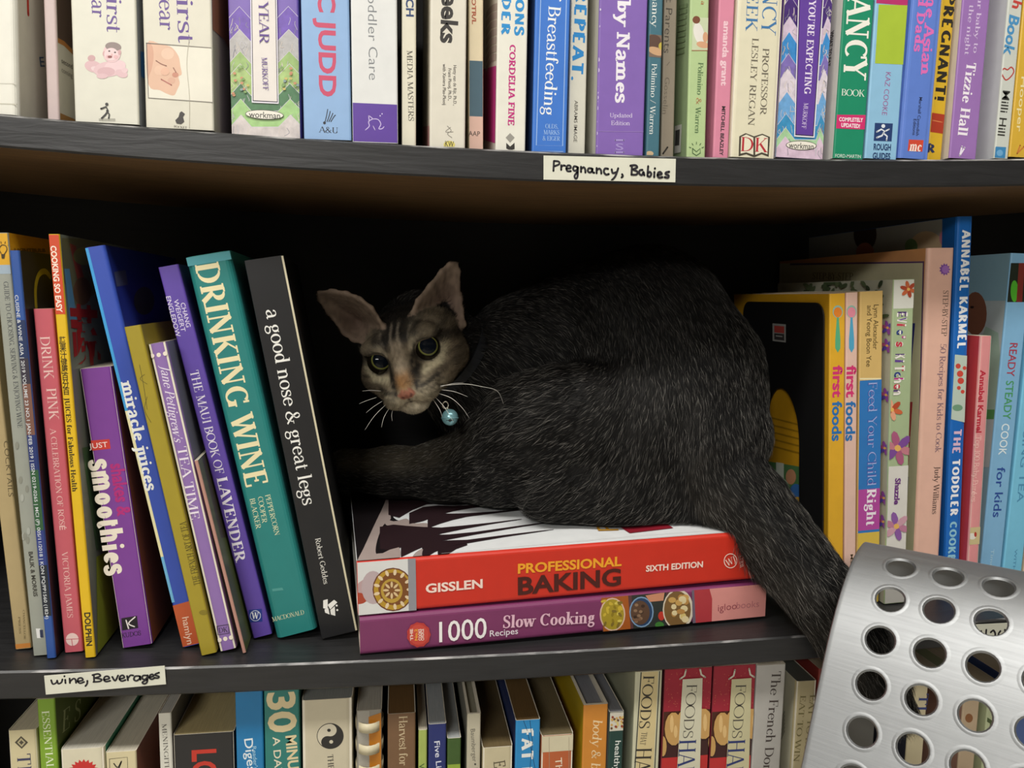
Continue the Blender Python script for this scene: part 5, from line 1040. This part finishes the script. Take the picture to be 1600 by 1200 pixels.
# ---------------------------------------------------------------- coat: colour and lie of the hair at any point of the skin
GN = ['body', 'thigh', 'shank', 'foreleg', 'tail', 'head', 'ear']
def coat(Pn, Nn):
    n = len(Pn); W = np.zeros((n, len(PR)+len(EARS)))
    for i, q in enumerate(PR): W[:, i] = dprim(Pn, q)
    for i, t_ in enumerate(EARS): W[:, len(PR)+i] = dtri(Pn, *t_)-.0017
    near = W.argmin(1); grp = np.array([GN.index(q[6]) for q in PR]+[6]*len(EARS))[near]
    dirs = np.array([q[7] for q in PR]+[nrm(np.array([.3, .2, .9]) if i < NE else np.array([-.9, .2, .25])) for i in range(len(EARS))])
    ww = np.exp(-np.clip(W-W.min(1)[:, None], 0, .2)/.008); dv_ = (ww @ dirs)
    hl = tohead(Pn); onh = (grp == 5) | ((grp == 6) & False)
    nose = np.array([0, -5.3, -1.4]); rad = (hl-nose); rad /= np.linalg.norm(rad, axis=1)[:, None]+1e-9
    dv_ = np.where(onh[:, None], rad @ HR.T, dv_)
    dv_ -= Nn*np.sum(dv_*Nn, 1)[:, None]; dv_ /= np.linalg.norm(dv_, axis=1)[:, None]+1e-9
    # colours (linear)
    col = np.tile(np.array([.0052, .0049, .0046]), (n, 1)); ln = np.full(n, .0105); dens = np.ones(n)
    st_ = .5+.5*np.sin(Pn[:, 0]*150+Pn[:, 2]*70+3*np.sin(Pn[:, 2]*60))
    col *= (.7+.7*st_)[:, None]
    col *= (1+.45*noise3(Pn, 260))[:, None]
    th = np.isin(grp, (1, 2)); col[th] = col[th]*1.5+np.array([.002, .0018, .0015])
    ln[grp == 2] = .0085; ln[grp == 4] = .0125; ln[grp == 3] = .007
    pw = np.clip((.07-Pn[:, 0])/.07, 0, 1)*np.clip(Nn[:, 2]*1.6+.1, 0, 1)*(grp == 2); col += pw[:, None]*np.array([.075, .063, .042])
    low = (grp == 4)*np.clip(.4-Nn[:, 2]-Nn[:, 0]*.6, 0, 1); col += low[:, None]*np.array([.022, .019, .015])
    tl = (grp == 4); col[tl] *= (.75+.5*(np.sin((Pn[tl, 0]-Pn[tl, 2])*140) > 0))[:, None]
    x, y, z = hl.T; ax_ = np.abs(x); h_ = grp == 5
    hc = np.tile(np.array([.150, .118, .078]), (n, 1)); fr = y < 1.0
    def seg(a, b_, wd):
        a, b_ = np.array(a, float), np.array(b_, float); ab = b_-a; q = np.stack([ax_, z], 1)-a
        t = np.clip(q @ ab/(ab @ ab), 0, 1); dd = np.linalg.norm(q-t[:, None]*ab, axis=1); return np.clip(1.5-dd/wd, 0, 1)*fr
    def mixc(m_, cc): hc[:] = hc*(1-m_[:, None])+np.array(cc)*m_[:, None]
    mixc(np.clip((y-.2)/1.5, 0, 1)*.9, (.03, .028, .024))
    mixc(np.clip((z-1.2+.3*noise3(Pn, 110))/.45, 0, 1)*np.clip(2.2-ax_/1.05, 0, 1)*.97, (.010, .009, .008)); mixc(np.clip((z-2.6)/.7, 0, 1)*.8, (.014, .012, .010))
    for a, b_, wd in (((.32,1.1),(.28,2.7),.10), ((1.0,1.6),(1.25,2.4),.08)): mixc(seg(a, b_, wd)*.7, (.20, .17, .13))
    mixc(seg((1.9,2.2), (3.0,1.6), .9)*.5, (.10, .085, .06))
    mixc(np.clip(1.6-np.hypot(x/2.2, (z+2.75)/1.1), 0, 1)*(y < -2.0)*.85, (.27, .23, .155)); mixc(np.clip(1.7-np.hypot(x/1.2, (z+3.7)/.5), 0, 1)*(y < -2.5)*.8, (.40, .35, .26))
    mixc(np.clip(1.35-np.hypot(x/.75, (z+1.15)/.85), 0, 1)*(y < -2.5), (.185, .095, .036)); mixc(seg((0,.0), (0,1.2), .55)*.7, (.23, .185, .13))
    mixc(seg((1.6,-1.0), (2.7,-.78), .30)*.95, (.40, .35, .235)); mixc(seg((2.75,-.72), (3.15,.1), .3)*.85, (.34, .30, .20)); mixc(seg((1.15,.95), (1.5,1.5), .28)*.7, (.28, .24, .17))
    for a, b_, wd, s_2 in (((.72,1.25),(.95,2.0),.26,.95), ((1.6,1.75),(1.75,2.3),.22,.8),
                           ((1.08,.2),(.95,-.8),.36,.98), ((.95,-.8),(.92,-2.0),.27,.97), ((2.9,.9),(3.6,2.0),.3,.6), ((3.2,.75),(4.3,.35),.36,.9), ((2.5,-1.55),(3.9,-1.15),.34,.6), ((3.3,-.55),(4.2,-.45),.16,.6),
                           ((1.2,-1.9),(2.4,-1.7),.17,.9), ((1.2,-2.28),(2.5,-2.15),.15,.9), ((1.2,-2.66),(2.3,-2.62),.13,.8), ((1.9,-3.2),(2.9,-2.8),.14,.5)):
        mixc(seg(a, b_, wd)*s_2*np.clip(.85+.5*noise3(Pn, 400), 0, 1), (.014, .012, .010))
    eye = np.hypot(ax_-2.02, z-.36); mixc(np.clip(1.32-np.abs(eye-.92)/.11, 0, 1)*(y < -1.6), (.03, .025, .018))
    mixc(np.clip(1.3-np.abs(z+2.98-.16*np.cos(x*2.6))/.08, 0, 1)*(y < -3.4)*(ax_ < 1.2)*.8, (.06, .04, .03)); mixc(seg((0,-2.35), (0,-2.9), .07)*(y < -4.5), (.03, .02, .016))
    ns = (np.hypot(x/(.66+.25*np.clip(z+2.17, -.3, .3)), (z+2.14)/.38) < 1) & (y < -4.6); hc[ns] = (.27, .105, .068)
    hc[(np.hypot((ax_-.34)/.15, (z+2.28)/.10) < 1) & ns] = (.09, .035, .028)
    hc *= (np.where(fr, 1.08, 1.0)*(1+.38*noise3(Pn*np.array([1, 1, .6]), 620)))[:, None]; hc[ns] /= 1.25; col[h_] = hc[h_]; hln = np.where(y < -2.6, .0032, np.where(y < -.8, .0062, .0090)); ln[h_] = hln[h_]
    dens[h_] = 2.4; dens[h_ & ns] = 0; dens[h_ & (eye < .94) & (y < -1.8)] = 0
    er = grp == 6; infr = np.sum(Nn*(CAM-Pn), 1) > 0
    mids = np.array([EARS[0][1], EARS[NE][1]]); em = np.clip(np.min([np.linalg.norm(Pn-m_, axis=1) for m_ in mids], 0)/.030, 0, 1)
    inn_ = np.array([.085, .052, .040])+em[:, None]*np.array([.085, .072, .050]); inn_ *= (1+.3*noise3(Pn*np.array([1, 1, .5]), 420))[:, None]
    col[er] = np.where(infr[er][:, None], inn_[er], np.array([.05, .04, .03])); ln[er] = (.0026+.007*np.clip(.75-em, 0, 1))[er]; dens[er] = 1.2
    return col, dv_, ln, dens, grp
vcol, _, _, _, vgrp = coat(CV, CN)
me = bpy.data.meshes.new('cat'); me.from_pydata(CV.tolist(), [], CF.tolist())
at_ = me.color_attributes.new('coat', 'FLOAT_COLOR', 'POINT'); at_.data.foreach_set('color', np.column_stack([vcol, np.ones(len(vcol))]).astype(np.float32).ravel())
me.polygons.foreach_set('use_smooth', [True]*len(CF))
def attr_mat(name, attr, rough, spec):
    m = bpy.data.materials.new(name); m.use_nodes = True; b_ = m.node_tree.nodes['Principled BSDF']
    a = m.node_tree.nodes.new('ShaderNodeAttribute'); a.attribute_name = attr
    m.node_tree.links.new(a.outputs['Color'], b_.inputs['Base Color']); b_.inputs['Roughness'].default_value = rough; b_.inputs['Specular IOR Level'].default_value = spec
    return m
me.materials.append(attr_mat('cat_skin', 'coat', .7, .2)); me.update()
cat = bpy.data.objects.new('cat', me); COL.objects.link(cat)
tag(cat, 'dark grey tabby cat crouching on the two flat cookbooks, face turned to the camera', 'cat')
# ---------------------------------------------------------------- fur
tri = np.concatenate([CF[:, [0, 1, 2]], CF[:, [0, 2, 3]]]); ar = np.linalg.norm(np.cross(CV[tri[:, 1]]-CV[tri[:, 0]], CV[tri[:, 2]]-CV[tri[:, 0]]), axis=1)/2
NH = 200000
ar = ar*np.where(vgrp[tri[:, 0]] == 5, 5.0, 1.0)
pick = rng.choice(len(tri), NH, p=ar/ar.sum()); r1, r2 = rng.random(NH), rng.random(NH); sq = np.sqrt(r1)
bw = np.column_stack([1-sq, sq*(1-r2), sq*r2])
RP = np.einsum('ij,ijk->ik', bw, CV[tri[pick]]); RN = np.einsum('ij,ijk->ik', bw, CN[tri[pick]]); RN /= np.linalg.norm(RN, axis=1)[:, None]
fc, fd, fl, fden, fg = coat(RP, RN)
keep = fden > 0; RP, RN, fc, fd, fl, fg = [q[keep] for q in (RP, RN, fc, fd, fl, fg)]
n = len(RP); fl = fl*rng.uniform(.7, 1.25, n); jit = rng.normal(0, .22, (n, 3))
fd = fd+jit-RN*np.sum(jit*RN, 1)[:, None]; fd /= np.linalg.norm(fd, axis=1)[:, None]
knee = ((fg == 2) | (fg == 1)) & (RP[:, 0] > onY(750, 650, .11)[0]) & (RP[:, 0] < onY(880, 650, .11)[0]) & (RN[:, 2] > .05); fl = np.where(knee, fl*1.55, fl)
lift = np.where(knee, .85, 0)*rng.random(n)+np.where(fg == 5, .22, np.where(fg == 6, .15, .38))+rng.normal(0, .07, n); T_ = np.linspace(0, 1, 4)
pts = np.stack([RP+fd*(fl*t)[:, None]+RN*(fl*(lift*t*(1.25-.75*t)))[:, None]+np.array([0, 0, -1])*(fl*.10*t*t)[:, None]-RN*.0004 for t in T_], 1)
# hair may not pass through the book top or the board
over = (pts[..., 2] < ZB+.0006) & (pts[..., 2] > ZB-.012) & (((pts-b2.org) @ b2.Y) > 0) & (((pts-b2.org) @ b2.U) > -.0) & (((pts-b2.org) @ b2.U) < b2.h)
pts[..., 2] = np.where(over, ZB+.0006, pts[..., 2])
face_ = (fg == 5) | (fg == 6)
light = rng.random(n); gain = np.where(face_, rng.uniform(.45, 1.7, n), rng.uniform(.4, 1.2, n)); fc = np.clip(fc*gain[:, None], 0, 1)
topz = np.clip(1.25-(RP[:, 2]-.16)/.13, .35, 1); band = topz[:, None]*np.where(~face_ & (light > .62), rng.uniform(.02, .17, n)+np.where(light > .93, .25, 0), 0)[:, None]*np.array([1, .95, .85])  # pale bands dimmed with height: shade under the upper board put into hair colour
pc4 = np.stack([fc, fc, fc+band, fc+band*.7], 1)                   # agouti: dark hair with a pale band near the tip
hc_ = bpy.data.hair_curves.new('fur'); hc_.add_curves([4]*n)
hc_.attributes['position'].data.foreach_set('vector', pts.astype(np.float32).ravel())
ra = hc_.attributes.get('radius') or hc_.attributes.new('radius', 'FLOAT', 'POINT')
rad_ = np.where(fg == 5, .000055, .000075)[:, None]*np.array([1, .95, .7, .15])[None]
ra.data.foreach_set('value', rad_.astype(np.float32).ravel())
ca = hc_.attributes.new('hair_color', 'FLOAT_COLOR', 'POINT'); ca.data.foreach_set('color', np.concatenate([np.clip(pc4, 0, 1), np.ones((n, 4, 1))], 2).astype(np.float32).ravel())
hc_.materials.append(attr_mat('cat_fur', 'hair_color', .5, .13))
fur = bpy.data.objects.new('fur', hc_); COL.objects.link(fur); fur.parent = cat
# ---------------------------------------------------------------- eyes, whiskers, collar
def glossy(name, h, rough, metal=0.0):
    m = mat(h, rough, name); b_ = m.node_tree.nodes['Principled BSDF']; b_.inputs['Metallic'].default_value = metal
    if name == 'eye': b_.inputs['Specular IOR Level'].default_value = .18
    return m
for sx in (-1, 1):
    cn = H3(sx*1.98, -2.58, .36); g = nrm(CAM-cn+UPV*.10+RGT*.05); a = nrm(np.cross(g, [0, 0, 1])); bb = np.cross(a, g); R0 = 1.06*HS; mb = MB(); nu = 28
    ang = [0, 12, 24, 35, 38, 42, 46, 49, 60, 80, 110, 150, 180]
    for i in range(len(ang)-1):
        t0, t1 = math.radians(ang[i]), math.radians(ang[i+1]); mid = (ang[i]+ang[i+1])/2
        m = glossy('eye', '#0a1018', .03) if mid < 37 else glossy('eye', '#6f6c38', .06) if mid < 42 else glossy('eye', '#5a6232', .06) if mid < 46.5 else glossy('eye', '#17130d', .12)
        ring = lambda t: [cn+R0*(g*math.cos(t)+math.sin(t)*(a*math.cos(2*math.pi*k/nu)+bb*math.sin(2*math.pi*k/nu))) for k in range(nu)]
        mb.add(ring(t0)+ring(t1), [(k, (k+1) % nu, nu+(k+1) % nu, nu+k) for k in range(nu)], m, True)
    mb.build('eye', cat)
WHM = mat('#e6e2d8', .35, 'whisker')
WH = [[(687,604,0), (725,600,-.004), (752,604,-.006), (777,611,-.004), (787,632,0)], [(690,610,0), (710,612,-.004), (731,620,-.006)], [(683,615,0), (705,622,-.006), (722,637,-.008), (733,653,-.008)],
      [(680,621,0), (695,637,-.006), (709,660,-.008)], [(677,625,0), (687,640,-.005), (691,652,-.006)], [(684,607,0), (704,600,-.003), (724,598,-.004)],
      [(595,612,0), (580,610,-.003), (566,611,-.004)], [(588,622,0), (573,626,-.004), (561,631,-.006)], [(597,628,0), (583,636,-.005), (572,645,-.007)], [(604,632,0), (585,650,-.006), (570,672,-.01)], [(610,636,0), (600,652,-.006), (596,668,-.008)], [(615,637,0), (612,648,-.004), (613,658,-.005)]]
for wv in WH:
    mid = wv[0][0] > 640; base_ = H3(1.5 if mid else -1.5, -4.2, -2.4)
    P_ = [onY(x, y, base_[1]+dy) for x, y, dy in wv]; P_[0] = P_[0]+np.array([0, .004, 0]); P_, _ = _catmull(P_, [1]*len(P_), 5)
    mb = MB(); mb.tube(P_, list(np.linspace(.00022, .00006, len(P_))), WHM, 5); mb.build('whisker', cat)
nk0, nk1 = H3(.4, 3.0, .2), onY(735, 590, .165); axn = nrm(nk1-nk0); cc = nk0*.45+nk1*.55; a = nrm(np.cross(axn, [0, 0, 1])); bb = np.cross(axn, a); mb = MB(); V = []; nn = 40
for k in range(nn):
    q = 2*math.pi*k/nn; dr = a*math.cos(q)+bb*math.sin(q)
    for r_, o_ in ((.0425, -.004), (.0425, .004), (.0405, .004), (.0405, -.004)): V.append(cc+dr*r_+axn*o_)
mb.add(V, [(4*k+j, 4*k+(j+1) % 4, 4*((k+1) % nn)+(j+1) % 4, 4*((k+1) % nn)+j) for k in range(nn) for j in range(4)], mat('#16181c', .6, 'collar')); collar = mb.build('collar', cat)
BP = onY(703, 652, .092); mb = MB(); blue = glossy('bell', '#86b8c0', .25, .35)
mb.ball(BP, .0066, blue, 20, 14); ax3 = nrm(CAM-BP); mb.tube([BP+RGT*(.0067*math.cos(t))+ax3*(.0067*math.sin(t))-UPV*.0005 for t in np.linspace(0, 2*math.pi, 25)], .0005, blue, 6)
mb.ball(BP+ax3*.0059-UPV*.0024, (.0013, .0013, .0010), mat('#101214', .5, 'bell'), 10, 8); mb.tube([BP+ax3*.0061-UPV*.0024+RGT*s2*.0028 for s2 in (-1, 0, 1)], .0003, mat('#101214', .5, 'bell'), 6)
lp = [onY(696+4.5*math.cos(t), 633+5.5*math.sin(t), .092) for t in np.linspace(0, 2*math.pi, 18)]; mb.tube(lp, .0006, glossy('bell', '#b8b2a4', .25, .8), 6); mb.tube([BP+UPV*.006, onY(697, 637, .092)], .0008, glossy('bell', '#b8b2a4', .25, .8), 6)
mb.tube([onY(694, 629, .094), onY(693, 622, .115)], .0012, mat('#16181c', .6, 'collar'), 6)
o = mb.build('bell', collar); tag(o, 'pale blue round bell')

# ================================================================ bookend
bk_ = b_yell
q2 = lambda x, y: bk_.loc2((x, y), 'L')
aR, aL = q2(1289, 700)[0], q2(1165, 600)[0]; bT = q2(1230, 472)[1]; rc = .012
outl = [(aL, 0), (aR, 0)]+[(aR-rc+rc*math.cos(t), bT-rc+rc*math.sin(t)) for t in np.linspace(0, math.pi/2, 7)]+[(aL+rc-rc*math.sin(t), bT-rc+rc*math.cos(t)) for t in np.linspace(0, math.pi/2, 7)]
h0, h1 = q2(1200, 700)[0], q2(1252, 700)[0]; hb, ht = .012, q2(1228, 607)[1]; hr = (h1-h0)/2; hm_ = (h0+h1)/2
hole = [(h0, hb), (h1, hb)]+[(hm_+hr*math.cos(t), ht-hr*1.5+hr*1.5*math.sin(t)) for t in np.linspace(0, math.pi, 17)]
import bmesh
bm = bmesh.new(); ed = []
for loop in (outl, hole):
    vs = [bm.verts.new((-bk_.w/2-.0008, -a, z)) for a, z in loop]
    ed += [bm.edges.new((vs[i], vs[(i+1) % len(vs)])) for i in range(len(vs))]
bmesh.ops.triangle_fill(bm, use_beauty=True, edges=ed, normal=(-1, 0, 0))
me = bpy.data.meshes.new('plate'); bm.to_mesh(me); bm.free()
be = empty('bookend', bk_.mtx @ Matrix.Translation((-bk_.w/2, 0, 0)))
tag(be, 'black metal bookend with an arched cut-out standing against the yellow paperback', 'bookend')
me.transform(Matrix.Translation((bk_.w/2, 0, 0))); me.materials.append(mat('#0b0b0c', .55, 'painted_metal'))
pl = bpy.data.objects.new('plate', me); COL.objects.link(pl); pl.parent = be
sm = pl.modifiers.new('thick', 'SOLIDIFY'); sm.thickness = .0012; sm.offset = 1
mb = MB(); mb.box((-.016, -aL-.10+.0, .0002), (-.0005, -aL-.004, .0012), mat('#0b0b0c', .55, 'painted_metal')); mb.build('base_flange', be)
mb = MB(); s0, s1 = q2(1211, 505), q2(1232, 535); xx = -.0024
def stick(a, b_, m, o): mb.add([(xx-o, -a[0], a[1]), (xx-o, -b_[0], a[1]), (xx-o, -b_[0], b_[1]), (xx-o, -a[0], b_[1])], [(0, 1, 2, 3)], mat(m, .5))
stick(s0, s1, '#8f8f8c', 0); i_ = lambda u, v: (s0[0]+(s1[0]-s0[0])*u, s0[1]+(s1[1]-s0[1])*v)
stick(i_(.14, .12), i_(.88, .5), '#a8403a', .00005); stick(i_(.14, .55), i_(.88, .9), '#3a3536', .00005); stick(i_(.25, .66), i_(.75, .72), '#9a9a96', .0001)
mb.build('price_sticker', be)

# ================================================================ perforated steel chair
yw = .8227; rl = .0208; pt = .027; O_ = np.array([.2939, -.10, .0488])
ch_x = np.array([math.cos(yw), -math.sin(yw), 0]); ch_y = np.array([math.sin(yw), math.cos(yw), 0])
CM = Matrix([[ch_x[i], ch_y[i], (0, 0, 1)[i], (*O_[:2], -.80)[i]] for i in range(3)]+[[0, 0, 0, 1]])
chair = empty('chair', CM); tag(chair, 'brushed steel chair with round-holed backrest in front of the shelves', 'chair')
def th_(r): r = min(r, 1.6); return .6156-.1695*r+.0538*r*r
RT, RB = -2.85, 8.6; prof = {}; rs = np.arange(RT, RB+.001, .05); U_ = [0.]; V_ = [0.]
for r in rs[:-1]: a = th_(r+.025); U_.append(U_[-1]-math.cos(a)*pt*.05*1.0087); V_.append(V_[-1]+math.sin(a)*pt*.05*1.0087)
U_, V_ = np.array(U_), np.array(V_); U_ -= np.interp(0, rs, U_); V_ -= np.interp(0, rs, V_)
def cp(c_, r, o=0.):
    a = th_(r); u, v = np.interp(r, rs, U_)+o*math.sin(a), np.interp(r, rs, V_)+o*math.cos(a)
    return np.array([c_*pt*math.cos(rl), -v, O_[2]+.80+u+c_*pt*math.sin(rl)])
sm_ = bpy.data.materials.new('brushed_steel'); sm_.use_nodes = True; nt = sm_.node_tree; bs = nt.nodes['Principled BSDF']
bs.inputs['Metallic'].default_value = 1; bs.inputs['Base Color'].default_value = (.345, .355, .36, 1)
tc = nt.nodes.new('ShaderNodeTexCoord'); mp = nt.nodes.new('ShaderNodeMapping'); mp.inputs['Scale'].default_value = (6, 60, 260); no = nt.nodes.new('ShaderNodeTexNoise'); no.inputs['Scale'].default_value = 3; no.inputs['Detail'].default_value = 6
rr = nt.nodes.new('ShaderNodeMapRange'); rr.inputs['To Min'].default_value = .46; rr.inputs['To Max'].default_value = .62
nt.links.new(tc.outputs['Object'], mp.inputs[0]); nt.links.new(mp.outputs[0], no.inputs['Vector']); nt.links.new(no.outputs['Fac'], rr.inputs['Value']); nt.links.new(rr.outputs[0], bs.inputs['Roughness'])
bp = nt.nodes.new('ShaderNodeBump'); bp.inputs['Strength'].default_value = .12; bp.inputs['Distance'].default_value = .0005; nt.links.new(no.outputs['Fac'], bp.inputs['Height']); nt.links.new(bp.outputs[0], bs.inputs['Normal'])
mb = MB(); NC = 12; hr_ = .318
sqr = [(.5, -.5+i/6) for i in range(3, 6)]+[(.5-i/6, .5) for i in range(6)]+[(-.5, .5-i/6) for i in range(6)]+[(-.5+i/6, -.5) for i in range(6)]+[(.5, -.5+i/6) for i in range(3)]
for c_ in range(NC+1):
    for r in range(-2, 8):
        V = [cp(c_+x, r+y) for x, y in sqr]
        for rad, o in ((1.30, 0), (1.24, 0), (1.16, .0003), (1.08, .0002), (1.0, -.0008)): V += [cp(c_+rad*hr_*math.cos(2*math.pi*k/24), r+rad*hr_*math.sin(2*math.pi*k/24), o) for k in range(24)]
        mb.add(V, [(j*24+k, (j+1)*24+k, (j+1)*24+(k+1) % 24, j*24+(k+1) % 24) for j in range(5) for k in range(24)], sm_, True)
CL, CR = -1.05, NC+1.05
def patch(cs, rs_): 
    n_ = len(rs_); mb.add([cp(c_, r, o) for c_, o in cs for r in rs_], [(i*n_+j, i*n_+j+1, (i+1)*n_+j+1, (i+1)*n_+j) for i in range(len(cs)-1) for j in range(n_-1)], sm_, True)
rtop = list(np.linspace(RT, -2.5, 4)); rbot = list(np.linspace(7.5, RB, 5)); rall = rtop[:-1]+[-2.5+i/6 for i in range(60)]+rbot; call = [(-.5+i/6, 0) for i in range(6*(NC+1)+1)]
patch([(CL-.01, -.0035), (CL-.01, -.0012), (CL+.01, -.0002), (CL+.05, 0), (CL+.09, 0), (-.5, 0)], rall); patch([(NC+.5, 0), (CR-.09, 0), (CR-.05, 0), (CR-.01, -.0002), (CR+.01, -.0012), (CR+.01, -.0035)], rall)
patch(call, rtop); patch(call, rbot)
lipn = [(.010*math.sin(t), -.010+.010*math.cos(t)) for t in np.linspace(0, math.pi/2, 6)]+[(.010, -.018), (.010, -.029)]      # top edge folded over to the rear
lc_ = [CL+.01]+[q[0] for q in call[::6]]+[CR-.01]; V = [cp(c_, RT)+np.array([0, dy, dz]) for c_ in lc_ for dy, dz in lipn]; n_ = len(lipn)
mb.add(V, [(i*n_+j, i*n_+j+1, (i+1)*n_+j+1, (i+1)*n_+j) for i in range(len(lc_)-1) for j in range(n_-1)], sm_, True)
bkr = mb.build('backrest', chair)
bm = bmesh.new(); bm.from_mesh(bkr.data); bmesh.ops.remove_doubles(bm, verts=bm.verts, dist=1e-5); bmesh.ops.recalc_face_normals(bm, faces=bm.faces); bm.to_mesh(bkr.data); bm.free()
sf = bkr.modifiers.new('thick', 'SOLIDIFY'); sf.thickness = .0016; sf.offset = 0; sf.use_rim = True; es = bkr.modifiers.new('crisp', 'EDGE_SPLIT'); es.split_angle = math.radians(40)
bl_, br_ = cp(CL, RB), cp(CR, RB); W_ = br_[0]-bl_[0]; zs = .45; yb = bl_[1]
mb = MB(); prof_ = [(yb+.02, zs), (yb-.06, zs-.006), (yb-.2, zs-.012), (yb-.36, zs-.004), (yb-.40, zs-.022)]
V = [(x, y, z+dz) for dz in (0, -.004) for y, z in prof_ for x in (bl_[0], br_[0])]
mb.add(V, [(2*i, 2*i+1, 2*i+3, 2*i+2) for i in range(4)]+[(10+2*i, 12+2*i, 13+2*i, 11+2*i) for i in range(4)]+[(0, 2, 12, 10), (2, 4, 14, 12), (4, 6, 16, 14), (6, 8, 18, 16), (1, 11, 13, 3), (3, 13, 15, 5), (5, 15, 17, 7), (7, 17, 19, 9), (0, 10, 11, 1), (8, 9, 19, 18)], sm_)
mb.build('seat', chair)
for x in (bl_[0]+.02, br_[0]-.02):
    mb = MB(); mb.tube([cp((x)/pt, RB-.6, -.012), np.array([x, yb+.012, bl_[2]-.03]), np.array([x, yb+.01, zs-.012])], .007, sm_, 10); mb.build('back_support', chair)
    for y, dy in ((yb-.02, .03), (yb-.37, -.03)):
        mb = MB(); mb.tube([(x, y, zs-.012), (x, y+dy*.3, .25), (x, y+dy, 0.0)], .010, sm_, 12); mb.build('leg', chair)
